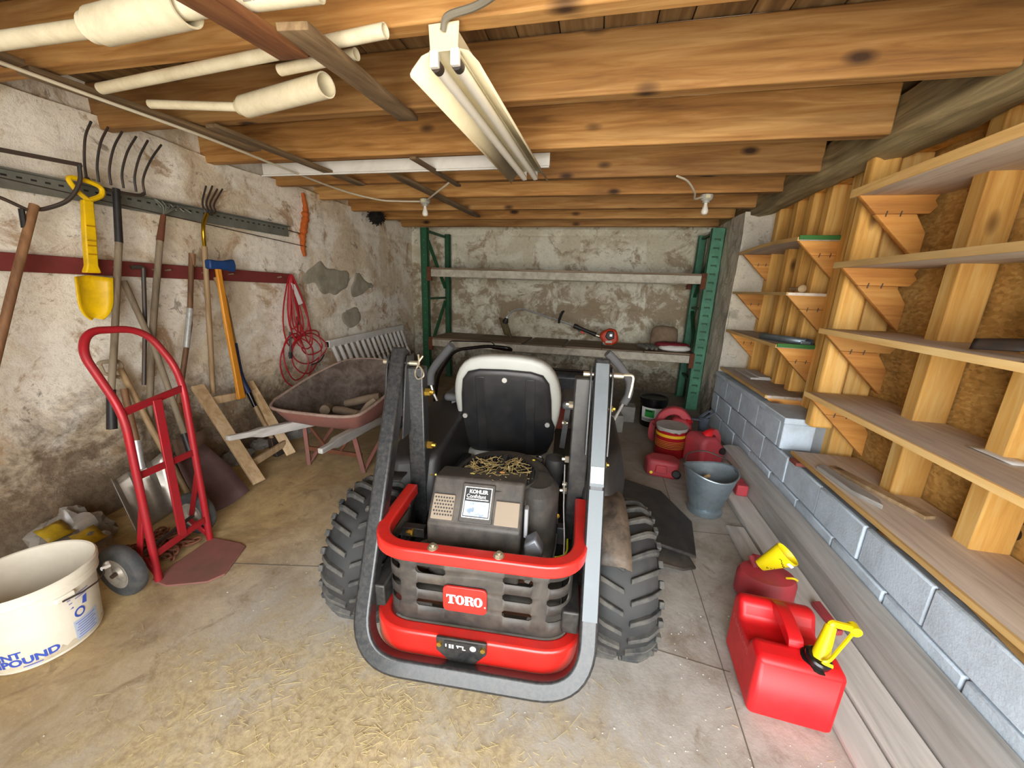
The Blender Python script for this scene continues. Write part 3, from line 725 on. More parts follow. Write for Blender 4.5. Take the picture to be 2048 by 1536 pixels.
for x, mt in ((-2.40, K['green_dark']), (1.325, K['green_dark'])):
    for (y0, z0), (y1, z1) in (((5.25,2.22),(5.87,2.22)), ((5.25,2.1),(5.87,1.45)), ((5.25,1.30),(5.87,1.30)), ((5.87,1.25),(5.25,.55)), ((5.25,.35),(5.87,.35))):
        MB().bar((x,y0,z0),(x,y1,z1),.03,.045,up=(1,0,0)).build('brace', mt, rk, bevel=.004)
for z in (1.61, .62):
    for y in (5.175, 5.90):
        MB().box((-2.39, y, z), (1.265, y+.045, z+.10)).build('beam', K['rack_beam'], rk, bevel=.005)
        for x in (-2.39, 1.215): MB().box((x, y-.012, z-.06), (x+.06, y+.05, z+.13)).build('beam_connector', K['rust'], rk, bevel=.004)
x = -2.38
MB().box((-2.38,5.18,1.712),(1.24,5.94,1.732)).build('shelf_board', K['ply'], rk, bevel=.002)
for a, b in ((-2.38,-1.75),(-1.74,-.99),(-.93,-.42),(-.37,.10),(.115,.64),(.655,1.24)):
    z = .722+random.uniform(0,.004)
    MB().prism([(a,0),(b,0),(b+.03,.74),(a+.02,.74)], (0,5.16+random.uniform(0,.03),z+.01), (1,0,0), (0,1,0), .02).build('shelf_board', K['ply'], rk, bevel=.002)
# string trimmer on the lower shelf
tr = thing('string_trimmer', 'orange and black string trimmer with curved shaft lying on the rack', 'trimmer', (.23, 5.45, .744))
sh = bez([(.10,5.45,.87),(-.30,5.45,1.00),(-.72,5.46,1.115),(-1.01,5.48,1.19),(-1.16,5.50,1.18),(-1.27,5.52,1.10),(-1.30,5.52,1.02)], 6)
MB().tube(sh, .013, 8).build('shaft', K['steel'], tr)
m = MB(); m.rings([(V(.02,5.45,.89),.032),(V(-.08,5.45,.925),.024),(V(-.2,5.45,.965),.026),(V(-.27,5.45,.99),.036),(V(-.30,5.45,1.0),.03)],12); m.bar((-.24,5.45,.955),(-.21,5.45,.92),.025,.02); m.build('grip', K['black'], tr)
MB().bar((-.19,5.44,.925),(-.15,5.44,.90),.016,.03).build('trigger', plain('orange_plastic','#d8431d',.45,dirt='#7c2a16',damt=.3), tr, bevel=.004)
MB().tube(bez([(-.51,5.43,1.03),(-.50,5.40,1.10),(-.47,5.40,1.18),(-.455,5.45,1.19),(-.47,5.50,1.18),(-.50,5.49,1.10),(-.51,5.47,1.03)],5), .017, 8).build('loop_handle', K['black'], tr)
OR = bpy.data.materials['orange_plastic']
m = MB(); m.prism([(0,.10),(.05,.16),(.14,.20),(.23,.185),(.26,.10),(.27,.03),(.20,-.02),(.10,-.03),(.05,.02)], (.06,5.44,.79), (1,0,0), (0,0,1), .15); m.build('engine_cover', OR, tr, bevel=.03, seg=3)
MB().prism([(0,.04),(.02,.11),(.08,.13),(.12,.10),(.12,.02),(.05,-.01)], (.145,5.362,.84), (1,0,0), (0,0,1), .02).build('muffler_guard', K['black'], tr, bevel=.01)
MB().prism([(0,0),(.04,0),(.04,.04),(0,.04)], (.20,5.35,.885), (1,0,0), (0,0,1), .012).build('muffler', K['steel'], tr, bevel=.004)
MB().rings([(V(.12,5.42,.805),.04),(V(.16,5.42,.812),.058),(V(.24,5.42,.815),.058),(V(.29,5.42,.825),.03)],14).build('fuel_tank', plain('pale_tank','#c9c9b8',.5), tr)
MB().rings([(V(.0,5.45,.89),.022),(V(.08,5.45,.87),.03)],12).build('clutch_neck', K['zinc'], tr)
m = MB(); m.lathe([(.001,-.03),(.035,-.03),(.045,0),(.03,.05),(.001,.06)], (-1.31,5.52,1.0), 14, axis=(.3,0,1)); m.build('trimmer_head', K['black'], tr)
g = [[(-1.40+.035*i+.022*j, 5.50+.03*math.sin(i), 1.055-.062*j-.012*i) for i in range(4)] for j in range(5)]
MB().sheet(g).build('guard', plain('grass_caked_guard','#6a5c40',.95,dirt='#3f3826',damt=.6), tr, solid=.03, smooth=60)
# sacks and gloves
o = MB().loft([[(.94+w*math.cos(2*PI*i/20)*(1 if abs(math.cos(2*PI*i/20))<.9 else .96), 5.56+.075*f*math.sin(2*PI*i/20), z) for i in range(20)] for w, f, z in ((.17,.9,.752),(.185,1,.80),(.185,1,.93),(.17,.9,1.01),(.12,.6,1.045),(.05,.3,1.05))]).build('paper_sack', K['cloth_brown'], smooth=60); tag(o, 'brown paper sack standing upright at the right end of the rack shelf', 'sack')
sk = thing('plastic_sack', 'red and white plastic sack lying flat in front of the paper sack', 'sack', (1.05, 5.34, .744))
def pillow(c, a, b, h, n=20, ph=0):
    return [[(c[0]+a*r*math.cos(2*PI*i/n)*(1+.05*nz(i,r,ph)), c[1]+b*r*math.sin(2*PI*i/n), c[2]+z*h+.008*nz(i*.7, z*3, ph)) for i in range(n)] for r, z in ((.75,0),(1,.25),(1,.6),(.8,.95),(.35,1.05))]
MB().loft(pillow((1.05,5.34,.752),.20,.13,.075)).build('white_side', K['white'], sk, smooth=80)
MB().loft(pillow((1.02,5.37,.80),.22,.12,.055,ph=4)).build('red_side', plain('dark_red_sack','#7c1f2a',.6), sk, smooth=80)
gl = thing('work_gloves', 'pair of dirty grey work gloves on the rack shelf edge', 'gloves', (.69, 5.30, .744))
for k, (x0, x1) in enumerate(((.60,.66),(.66,.73),(.73,.78))):
    MB().rings([(V(x0,5.42,.785),.03),(V((x0+x1)/2+.02,5.33,.79),.034),(V(x1+.03,5.22,.776),.02)],10).build('glove_finger', plain('grey_leather','#6e6b62',.9,dirt='#4d4a42',damt=.5) if k == 0 else bpy.data.materials['grey_leather'], gl)
# ================================================================ ZERO-TURN MOWER (seen from behind, roll bar folded down)
mw = thing('riding_mower', 'black and red zero-turn riding mower with folded roll bar and big rear tyres', 'riding mower', (-.39, 1.42, 0), math.radians(4.5))
K['mred'] = plain('mower_red_paint', '#cf241d', .32, dirt='#8a2a22', damt=.25, dscale=9, coat=.4)
K['mblack'] = plain('mower_black_paint', '#1c1d1f', .4, dirt='#4a463f', damt=.4, dscale=18)
K['mgrey'] = plain('roll_bar_paint', '#25282b', .33, metal=.35, dirt='#5c5953', damt=.2, dscale=70, coat=.3)
K['msilver'] = plain('sky_lit_roll_bar_face', '#5d6468', .45, metal=.3, dirt='#747a7e', damt=.25, dscale=10)  # paler tone stands for sky reflected on the right leg
K['mdusty'] = plain('dusty_engine_shroud', '#2f2d2b', .5, dirt='#6a6156', damt=.4, dscale=6, bump=.15)
K['mdeep'] = plain('dark_engine', '#232322', .7, dirt='#4a4338', damt=.6, dscale=10)
K['rubber_dark'] = plain('dark_tyre_rubber', '#1f2123', .65, dirt='#3c3a36', damt=.4, dscale=12)
K['lug'] = plain('scuffed_lug_rubber', '#2c2e2f', .7, dirt='#6a665d', damt=.5, dscale=14)
K['seat_light'] = plain('seat_vinyl_grey', '#a7a9a3', .5)
K['seat_black'] = plain('seat_shell_black', '#17181a', .4, dirt='#2e2b28', damt=.5, dscale=5)
K['grip_grey'] = plain('foam_grip', '#5a5b5d', .85)
K['mud'] = plain('mud_splashed_fender', '#2f2924', .6, dirt='#8d7a66', damt=.30, dscale=9, bump=.2)
def P4(b, name, mat, parent=None, **k):
    return b.build(name, mat, parent or mw, world=False, **k)
def inst(src, parent, M):
    c = src.copy(); COL.objects.link(c); c.parent = parent; c.matrix_local = M; XF[c.name] = Matrix(); return c
# ---- tyres
lugmesh = None
for s in (1, -1):
    cx = .565 if s > 0 else -.505
    wh = bpy.data.objects.new('rear_wheel', None)
    prof = [(.14,-.10),(.17,-.118),(.24,-.122),(.276,-.112),(.294,-.085),(.299,-.04),(.301,0),(.299,.04),(.294,.085),(.276,.112),(.24,.122),(.17,.118),(.14,.10)]
    ty = P4(MB().lathe(prof, (0,0,0), 48, axis=(1,0,0), ring=True), 'tyre', K['rubber_dark'])
    ty.location = (cx, 0, .312); ty.data.polygons.foreach_set
    # lugs: angled bars with a small shoulder block, one object each
    if lugmesh is None:
        b = MB()
        n = 5
        secs = []
        for i in range(n+1):
            t = i/n; x = .012 + t*.112; ang = t*.16; r = .299 - (.032*max(0, (t-.55)/.45)**1.6)
            ca, sa = math.sin(ang), math.cos(ang)
            wdt = .022/2
            c = Vector((x, r*math.sin(ang), r*math.cos(ang))); tg = Vector((0, math.cos(ang), -math.sin(ang))); ra = Vector((0, math.sin(ang), math.cos(ang)))
            secs.append([c-tg*wdt*1.15-ra*.01, c+tg*wdt*1.15-ra*.01, c+tg*wdt*.8+ra*.016, c-tg*wdt*.8+ra*.016])
        b.loft(secs)
        b2 = MB(); b2.box((.128-.012, -.013, .262), (.128+.006, .013, .285))
        first = P4(b, 'tread_lug', K['lug'], ty, bevel=.003); lugmesh = first
        side = P4(b2, 'shoulder_block', K['lug'], ty, bevel=.003)
        start = 1
        firsts = (first, side)
    N = 26
    for k in range(N):
        for m_ in (1, -1):
            if s == 1 and k == 0 and m_ == 1: continue
            R = Matrix.Rotation(2*PI*(k+(.5 if m_ < 0 else 0))/N, 4, 'X') @ Matrix.Diagonal((m_, 1, 1, 1))
            inst(firsts[0], ty, R); inst(firsts[1], ty, R)
    P4(MB().lathe([(.13,-.09),(.148,-.105),(.15,-.10),(.14,-.07),(.06,-.05),(.05,-.07),(.001,-.07)], (0,0,0), 24, axis=(1,0,0)).lathe([(.13,.09),(.148,.105),(.15,.10),(.14,.07),(.06,.05),(.05,.07),(.001,.07)], (0,0,0), 24, axis=(1,0,0)), 'rim', K['mblack'], ty)
# ---- folded roll bar hoop
T0, T1 = Vector((-.405,.07,1.23)), Vector((.435,.07,1.23)); B0, B1 = Vector((-.375,-.46,.195)), Vector((.425,-.46,.195))
nrm = Vector((0, -(1.23-.195), (.07+.46))).normalized()
path = fillet([T0, B0, B1, T1], .17, 10)
hoop = P4(MB().sweep(path, .062, .062, nrm), 'roll_bar_hoop', K['mgrey'], bevel=.010, seg=3)
# pale strip painting the sky's reflection on the right leg, and hinge ears
for s, xx in ((-1, -.335), (1, .372)):
    P4(MB().bar((xx,.07,.34),(xx,.06,1.16),.075,.06,up=(0,1,0)), 'roll_bar_upright', K['mgrey'] if s < 0 else K['mblack'], bevel=.006)
    for dx in (-.045, .045):
        xq = (T0.x if s < 0 else T1.x) + dx*.92
        P4(MB().prism([(-.03,-.30),(.03,-.30),(.045,.0),(.03,.05),(-.03,.05),(-.045,0)], (xq,.055,1.16), (0,1,0), (0,.25,1), .008), 'hinge_plate', K['mgrey'], bevel=.002)
    xq = T0.x if s < 0 else T1.x
    P4(MB().cyl((xq-.07,.05,1.175),(xq+.085,.05,1.175),.011,n=10), 'hinge_pin', K['zinc'])
    h = P4(MB().tube(bez([(xq+.085,.045,1.215),(xq+.088,.04,1.18),(xq+.075,.03,1.14),(xq+.09,.02,1.115),(xq+.115,.02,1.13),(xq+.105,.03,1.155),(xq+.085,.04,1.175),(xq+.105,.045,1.21)],4), .004, 6) if s < 0 else MB().tube(bez([(xq+.085,.05,1.18),(xq+.12,.05,1.178),(xq+.122,.05,1.14),(xq+.115,.05,1.09)],4), .006, 6), 'hitch_pin', K['zinc'])
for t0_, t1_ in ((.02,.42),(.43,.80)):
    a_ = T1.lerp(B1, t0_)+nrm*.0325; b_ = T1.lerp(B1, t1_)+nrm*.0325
    P4(MB().bar(a_, b_, .050, .004, up=nrm), 'sky_sheen_strip', K['msilver'])
for m_ in hoop.data.materials: pass
P4(MB().bar(T1.lerp(B1,.36)+nrm*.036, T1.lerp(B1,.41)+nrm*.036,.046,.002,up=nrm), 'hoop_decal', K['paper_white'])
# bolts on the uprights
def bolt(p, d=(1,0,0), r=.013, L=.035, mat=None):
    d = V(d); p = V(p)
    b = MB(); b.rings([(p, r*1.35), (p+d*L*.25, r*1.35)], 12); b.rings([(p+d*L*.25, r), (p+d*L*.7, r)], 6); b.rings([(p+d*L*.7, r*.55), (p+d*L, r*.55)], 8)
    return P4(b, 'bolt', mat or K['brass'])
for z, y in ((1.05,.06),(.80,.07),(.65,.08)): bolt((-.31,y,z), (1,0,0), .017, .05)
for z, y in ((1.04,.06),(.79,.07),(.64,.07)):
    bolt((.345,y,z), (-1,0,0), .015, .04, K['zinc']); bolt((.47,y-.02,z), (1,0,0), .013, .03)
# ---- red rear guard bars
xl, xr, yb = -.325, .385, -.375
ptop = fillet([(xl-.02,.0,.615), (xl-.02,yb,.60), (xr,yb,.60), (xr+.01,.02,.615)], .14, 10)
P4(MB().sweep(ptop, .05, .05, (0,0,1)), 'guard_top_rail', K['mred'], bevel=.008, seg=3)
plow = fillet([(xl-.02,-.02,.255), (xl-.02,yb-.02,.25), (xr+.01,yb-.02,.25), (xr+.01,.0,.255)], .14, 10)
P4(MB().sweep(plow, .05, .105, (0,0,1)), 'guard_bottom_rail', K['mred'], bevel=.010, seg=3)
for x in (-.12, .11): bolt((x,yb,.622), (0,0,1), .014, .018, K['zinc'])
P4(MB().box((xr-.02,-.10,.30),(xr+.03,-.06,.60)).box((xl-.04,-.10,.30),(xl+.01,-.06,.60)), 'guard_stay', K['mblack'])
# perforated panel wrapped round the corner, with real slots
pw = fillet([(xl+.008,-.06,0), (xl+.008,yb+.012,0), (xr-.018,yb+.012,0), (xr-.018,-.06,0)], .11, 10)
S_ = [0]
for a, b in zip(pw, pw[1:]): S_.append(S_[-1] + (b-a).length)
def on_path(s):
    for i in range(len(pw)-1):
        if s <= S_[i+1] + 1e-9:
            t = (s-S_[i])/(S_[i+1]-S_[i]); return pw[i].lerp(pw[i+1], t)
    return pw[-1]
mid = S_[-1]/2
slots_s = [(-.262,-.162),(.085,.185)]                       # rear face, relative to the middle
slots_s = [(-.215,-.105),(.10,.205),(.255,.345),(-.365,-.275),(.40,.49),(-.51,-.42)]
slots_z = [(.365,.395),(.435,.465),(.505,.535)]
rnd = .008
cuts = sorted(set([0, S_[-1]] + [mid+a for p in slots_s for a in (p[0], p[0]+rnd, p[1]-rnd, p[1])] + [S_[i] for i in range(len(S_))]))
zc = sorted(set([.30,.585] + [z for p in slots_z for z in (p[0], p[0]+rnd, p[1]-rnd, p[1])]))
b = MB(); idx = {}
def vid(s, z):
    k = (round(s,5), round(z,5))
    if k not in idx:
        p = on_path(s); idx[k] = len(b.v); b.v.append(Vector((p.x, p.y, z)))
    return idx[k]
for s0, s1 in zip(cuts, cuts[1:]):
    if s1-s0 < 1e-5: continue
    for z0, z1 in zip(zc, zc[1:]):
        sm, zm = (s0+s1)/2-mid, (z0+z1)/2
        hs = [p for p in slots_s if p[0] < sm < p[1]]; hz = [p for p in slots_z if p[0] < zm < p[1]]
        if hs and hz:
            es = sm < hs[0][0]+rnd or sm > hs[0][1]-rnd; ez = zm < hz[0][0]+rnd or zm > hz[0][1]-rnd
            if es and ez:   # rounded corner: keep the outer triangle
                left = sm < hs[0][0]+rnd; low = zm < hz[0][0]+rnd
                a = vid(s0,z0); c = vid(s1,z0); d = vid(s1,z1); e = vid(s0,z1)
                b.f.append([a,c,e] if left and low else [a,c,d] if low else [a,d,e] if left else [c,d,e])
            continue
        b.f.append([vid(s0,z0), vid(s1,z0), vid(s1,z1), vid(s0,z1)])
P4(b, 'guard_panel', K['mdusty'], solid=.004, smooth=50)
# badge
yb2 = yb+.012-.006
def rrect(w, h, r, n=5):
    out = []
    for cx, cz, a0 in ((w/2-r,h/2-r,0),(-w/2+r,h/2-r,90),(-w/2+r,-h/2+r,180),(w/2-r,-h/2+r,270)):
        for i in range(n+1):
            a = math.radians(a0+90*i/n); out.append((cx+r*math.cos(a), cz+r*math.sin(a)))
    return out
bd = P4(MB().prism(rrect(.158,.104,.018), (-.007,yb2-.004,.425), (1,0,0), (0,0,1), .009), 'badge', K['mred'], bevel=.002)
def letter_pts(ch):
    """slab-serif capitals in a 1-high box: list of polygons (outer, with hole handled as ring quads)"""
    if ch == 'T': return [[(0,1),(0,.68),(.08,.68),(.14,.86),(.30,.86),(.30,.12),(.18,.12),(.18,0),(.72,0),(.72,.12),(.60,.12),(.60,.86),(.76,.86),(.82,.68),(.90,.68),(.90,1)]], .90
    if ch == 'R': return [[(0,0),(0,.12),(.08,.12),(.08,.88),(0,.88),(0,1),(.40,1),(.40,.88),(.36,.88),(.36,.12),(.44,.12),(.44,0)],
                          [(.40,1),(.60,1),(.78,.93),(.84,.78),(.80,.62),(.64,.53),(.80,.44),(.84,.14),(.90,.12),(.90,0),(.68,0),(.58,.10),(.55,.38),(.48,.46),(.36,.46),(.36,.56),(.46,.56),(.55,.64),(.56,.80),(.50,.88),(.40,.88)]], .88
    return None, .88
def put_word(parent, word, org, size, y, mat):
    x = 0; b = MB()
    for ch in word:
        polys, adv = letter_pts(ch)
        if polys is None:
            n = 24
            o_ = [(.43+.43*math.cos(2*PI*i/n), .5+.53*math.sin(2*PI*i/n)) for i in range(n)]; i_ = [(.43+.15*math.cos(2*PI*i/n), .5+.40*math.sin(2*PI*i/n)) for i in range(n)]
            vs = [(org[0]+(x+px)*size, y, org[1]+pz*size) for px, pz in o_+i_]
            b.add(vs, [(i,(i+1)%n,n+(i+1)%n,n+i) for i in range(n)])
        else:
            for poly in polys:
                b.add([(org[0]+(x+px)*size, y, org[1]+pz*size) for px, pz in poly], [tuple(range(len(poly)))])
        x += adv-.01
    return b, x*size
bw, wd = put_word(bd, 'TORO', (-.073,.407), .0375, yb2-.0095, None)
P4(bw, 'badge_lettering', K['paper_white'], bd, smooth=0, kind='stuff')
P4(MB().cyl((.0665,yb2-.0095,.4085),(.0665,yb2-.0105,.4085),.003), 'badge_mark', K['paper_white'], bd)
# hitch plate with bolts and decal
hp = P4(MB().prism([(-.095,.31),(.085,.31),(.085,.262),(.03,.20),(-.035,.20),(-.095,.255)], (0,yb-.052,0), (1,0,0), (0,0,1), .010), 'hitch_plate', K['mblack'], bevel=.003)
P4(MB().prism([(-.035,.0),(.03,.0),(.022,-.045),(-.022,-.045)], (0,yb-.052,.205), (1,0,0), (0,.85,.5), .008), 'hitch_tongue', K['mblack'], hp, bevel=.002)
P4(MB().lathe([(.010,0),(.010,.002)], (-.003,yb-.072,.192), 12, axis=(0,-.5,.85)), 'hitch_hole', K['black'], hp)
for x in (-.082, .073): P4(MB().cyl((x,yb-.056,.287),(x,yb-.066,.287),.009,n=6), 'bolt', K['brass'], hp)
dk = P4(MB().box((-.065,yb-.059,.268),(.055,yb-.0575,.302)), 'decal', K['black'], hp)
P4(MB().lathe([(.011,0),(.011,.0008)], (.038,yb-.0595,.285), 16, axis=(0,-1,0)), 'decal_emblem', K['paper_white'], hp)
def onplate(x, z): return XF[mw.name] @ V(x, yb-.0602, z)
for x, z, w, h in ((-.058,.285,.004,.012),(-.044,.289,.007,.004),(-.044,.283,.007,.004),(-.044,.277,.007,.004),(-.034,.289,.007,.004),(-.034,.283,.007,.004),(-.034,.277,.007,.004),(-.008,.288,.026,.004),(-.016,.284,.004,.010),(.002,.284,.004,.010),(.006,.275,.012,.003)):
    P4(MB().box((x-w/2,yb-.0605,z-h/2),(x+w/2,yb-.0598,z+h/2)), 'decal_mark', K['paper_white'], hp, smooth=0)
# ---- engine
ey = -.27
prof = [(-.165,.785),(-.235,.70),(-.262,.655),(-.272,.645),(-.272,.42),(-.05,.42),(-.05,.77)]
eng = P4(MB().prism([(y, z) for y, z in prof], (-.005,0,0), (0,1,0), (0,0,1), .352), 'engine_shroud', K['mdusty'], bevel=.010, seg=3)
# three raised facets on the sloping panel
sd = Vector((0,-.262+.165,.655-.785)).normalized(); sn = Vector((0,-.8,.6)).normalized()
def slope(x, t): 
    p = Vector((x,-.165,.785)).lerp(Vector((x,-.262,.655)), t); return p
def facet(x0, x1, t0, t1, h):
    b = MB(); n_ = (slope(0,0)-slope(0,1)).cross(Vector((1,0,0))).normalized(); n_ = n_ if n_.y < 0 else -n_
    q = [slope(x0,t0), slope(x1,t0), slope(x1,t1), slope(x0,t1)]
    b.add([p-n_*.01 for p in q]+[p+n_*h for p in q], [(0,1,2,3),(7,6,5,4),(0,4,5,1),(1,5,6,2),(2,6,7,3),(3,7,4,0)]); return b, n_
b, n_ = facet(-.062,.062,.12,.98,.010); P4(b, 'shroud_facet', K['mdusty'], eng, bevel=.003)
b, _ = facet(.070,.160,.45,.98,.012); P4(b, 'shroud_facet', plain('tan_dusty_shroud','#8a7d6c',.7), eng, bevel=.003)
b, _ = facet(-.168,-.085,.42,.98,.012); gv = P4(b, 'vent_grille', bpy.data.materials['tan_dusty_shroud'], eng, bevel=.003)
hole = None
for r in range(6):
    for c in range(7):
        x = -.158+c*.0105+(.005 if r % 2 else 0); p = slope(x, .50+r*.075) + n_*.0125
        if hole is None: hole = P4(MB().lathe([(.0036,0),(.0036,.0006),(.001,.0006)], (0,0,0), 8, axis=n_), 'vent_hole', K['black'], gv); hole.location = p
        else:
            q = hole.copy(); COL.objects.link(q); q.parent = gv; q.location = p
b, _ = facet(-.052,.052,.20,.88,.0108); lb = P4(b, 'engine_label', K['paper_white'], eng)
b, _ = facet(-.049,.049,.22,.86,.0114); P4(b, 'label_field', plain('dark_label','#17191c',.4), eng)
b, _ = facet(-.046,.046,.52,.84,.0120); P4(b, 'label_picture', plain('label_picture','#6f8296',.5,dirt='#e4e6e6',damt=.8,dscale=45), eng)
def onlabel(x, y):
    t = .51 - y/.163
    return XF[mw.name] @ (slope(x, t) + n_*.0125)
lettering('label_lettering', 'KOHLER', K['paper_white'], eng, lambda x, y: onlabel(x-.034, y+.028), .0185, .0006)
lettering('label_lettering', 'Confidant', K['paper_white'], eng, lambda x, y: onlabel(x-.043, y+.011), .0185, .0001)
P4(MB().add([V(0,0,0)]*0 or [slope(-.042,.465)+n_*.0125, slope(.042,.465)+n_*.0125, slope(.042,.485)+n_*.0125, slope(-.042,.485)+n_*.0125], [(0,1,2,3)]), 'label_rule', K['paper_white'], eng)
lettering('shroud_lettering', 'KOHLER', K['mdeep'], eng, lambda x, y: XF[mw.name] @ (slope(x-.05, .06-y/.163) + n_*.0012), .016)
# round blower housing with grille on top
P4(MB().lathe([(.001,0),(.205,0),(.215,.02),(.215,.20),(.19,.235),(.165,.245),(.001,.245)], (.055,.03,.50), 32), 'blower_housing', K['mdusty'])
gr = P4(MB().lathe([(.155,.0),(.155,.012),(.165,.012),(.165,0)], (.045,-.03,.745), 32).lathe([(.001,0),(.155,0),(.155,.003),(.001,.003)], (.045,-.03,.745), 32), 'fan_screen', K['mdeep'])
for i in range(24):
    x = -.145+i*.0126; L = math.sqrt(max(0,.15**2-x*x))
    P4(MB().box((.045+x-.003,-.03-L,.748),(.045+x+.003,-.03+L,.760)), 'screen_slat', K['black'], gr, smooth=0)
P4(MB().bar((.045,-.175,.764),(.055,.115,.764),.018,.008), 'screen_bar', K['mdeep'], gr)
random.seed(12)
b = MB()
for i in range(150):
    a = random.uniform(0,2*PI); r = .125*math.sqrt(random.random()); x = .045+r*math.cos(a); y = -.04+r*math.sin(a)*.9
    d = Vector((random.uniform(-1,1),random.uniform(-1,1),random.uniform(-.2,.35))).normalized()*random.uniform(.012,.035); p = Vector((x,y,.766+random.uniform(0,.012)))
    b.bar(p-d, p+d, .0022, .001)
P4(b, 'grass_clippings', plain('dry_grass','#b9a26a',.9,dirt='#77704a',damt=.6,dscale=20), smooth=0, kind='stuff')
for p, c in (((-.045,-.115,.775),'#c9c06a'),((.07,-.085,.777),'#c48a52')):
    P4(MB().lathe([(.001,0),(.012,.003),(.009,.005),(.001,.004)], p, 7, sy=.6), 'dead_leaf', plain('leaf_'+c[1:], c, .8))
# air cleaner bulge and carburettor side, right
P4(MB().lathe([(.001,0),(.075,0),(.085,.02),(.085,.30),(.06,.33),(.001,.33)], (.215,-.06,.42), 20, sy=1.2), 'air_cleaner', K['mdusty'])
P4(MB().prism([(0,0),(.05,.02),(.06,.09),(.03,.14),(-.01,.11)], (.195,-.26,.50), (1,0,0), (0,0,1), .06), 'carburettor', plain('cast_alloy','#7d8288',.5,metal=.5), bevel=.008)
P4(MB().bar((.20,-.29,.46),(.26,-.27,.56),.012,.02), 'throttle_link', K['steel'])
P4(MB().box((.178,-.235,.60),(.192,-.20,.72)), 'shroud_clip', plain('grey_clip','#8d8f93',.5), bevel=.004)
P4(MB().lathe([(.001,0),(.05,0),(.055,.01),(.055,.06),(.001,.07)], (-.20,-.2,.42), 18), 'exhaust_cover', plain('pale_casting','#a5a59f',.6,dirt='#6d675c',damt=.6))
P4(MB().tube(bez([(-.24,-.27,.45),(-.21,-.30,.44),(-.15,-.305,.43)],5), .012, 8), 'casting_lug', K['steel'])
# frame, axle and underside
P4(MB().box((-.46,-.05,.22),(.46,.05,.34)), 'axle_beam', K['mblack'], bevel=.01)
for x in (-.345,.365): P4(MB().box((x-.03,-.36,.33),(x+.03,.95,.42)), 'frame_rail', K['mblack'], bevel=.006)
P4(MB().box((-.31,-.30,.36),(.33,.30,.42)), 'engine_plate', K['mdeep'], bevel=.005)
P4(MB().cyl((-.26,-.23,.35),(.26,-.23,.35),.075,n=18), 'muffler', K['rust'])
for x in (-.14,.16): P4(MB().cyl((x,-.20,.22),(x,-.20,.36),.05,n=14), 'drive_pump', K['mdeep'])
P4(MB().box((-.34,-.20,.52),(-.22,-.165,.56)), 'cross_tube', K['mblack'], bevel=.003)
bolt((-.26,-.205,.545), (-1,0,0), .012, .03)
# left fuel tank, right fender pod
P4(MB().loft([[(-.47,.02,z),(-.25,.05,z),(-.22,.50,z),(-.235,.72,z),(-.53,.72,z),(-.53,.10,z)] for z in (.45,.60)] + [[(-.46,.06,.72),(-.26,.10,.74),(-.235,.50,.86),(-.25,.70,.88),(-.52,.70,.80),(-.52,.12,.72)]]), 'fuel_tank', K['black'], bevel=.03, seg=4)
P4(MB().loft([[(.40,.0,z),(.52,.0,z),(.60,.20,z),(.62,.62,z),(.40,.62,z)] for z in (.50,.66)] + [[(.41,.10,.78),(.50,.10,.78),(.57,.24,.82),(.58,.60,.84),(.41,.60,.84)]]), 'side_pod', K['black'], bevel=.03, seg=4)
# fenders over the tyres
for s in (1, -1):
    g = []
    for i in range(15):
        a = math.radians(42+i*7) ; r = .352
        y, z = -r*math.cos(a), .312+r*math.sin(a)
        g.append([(s*(.452+.03*j)-(.0 if s > 0 else -.06), y, z-.014*max(0,j-3)) for j in range(5)])
    if s > 0: P4(MB().sheet(g), 'fender', K['mud'], solid=.008, smooth=60)
    else: P4(MB().sheet(g[6:]), 'fender', K['black'], solid=.008, smooth=60)
# right side clutter: spring, capped filler, wires, solenoid, battery lead
P4(MB().rings([(V(.275,.14,.60),.04),(V(.275,.14,.69),.04),(V(.275,.14,.70),.046),(V(.275,.14,.76),.044),(V(.275,.14,.772),.02)],18), 'oil_filter', K['black'])
sp = [(.205+.016*math.cos(t*.9), .16+.016*math.sin(t*.9), .58+t*.0028) for t in range(60)]
P4(MB().tube(sp, .004, 6), 'spring', K['black_gloss'])
P4(MB().tube(bez([(.29,.10,.62),(.30,0,.56),(.30,-.08,.48),(.29,-.12,.42)],6), .006, 6), 'cable', K['black'])
P4(MB().tube(bez([(.32,.12,.74),(.325,.0,.60),(.335,-.1,.50),(.33,-.2,.42)],6), .003, 6), 'control_rod', K['steel'])
P4(MB().box((.225,.10,.60),(.26,.135,.655)), 'solenoid', K['mred'], bevel=.005)
P4(MB().box((.30,-.06,.46),(.34,-.02,.54)), 'relay', K['black'], bevel=.005)
P4(MB().prism([(0,.0),(.05,.03),(.10,.0),(.13,-.05),(.08,-.03)], (.13,.12,.72), (1,0,0), (0,.3,1), .012), 'yellow_guard', plain('safety_yellow','#d8d320',.5), bevel=.003)
bolt((.315,.09,.66), (1,0,0), .010, .05, K['zinc']); bolt((.30,-.02,.57), (0,-1,0), .008, .015)
P4(MB().tube(bez([(.27,-.06,.45),(.30,-.10,.43),(.345,-.08,.44),(.35,-.03,.47)],5), .004, 6), 'yellow_wire', bpy.data.materials['safety_yellow'])
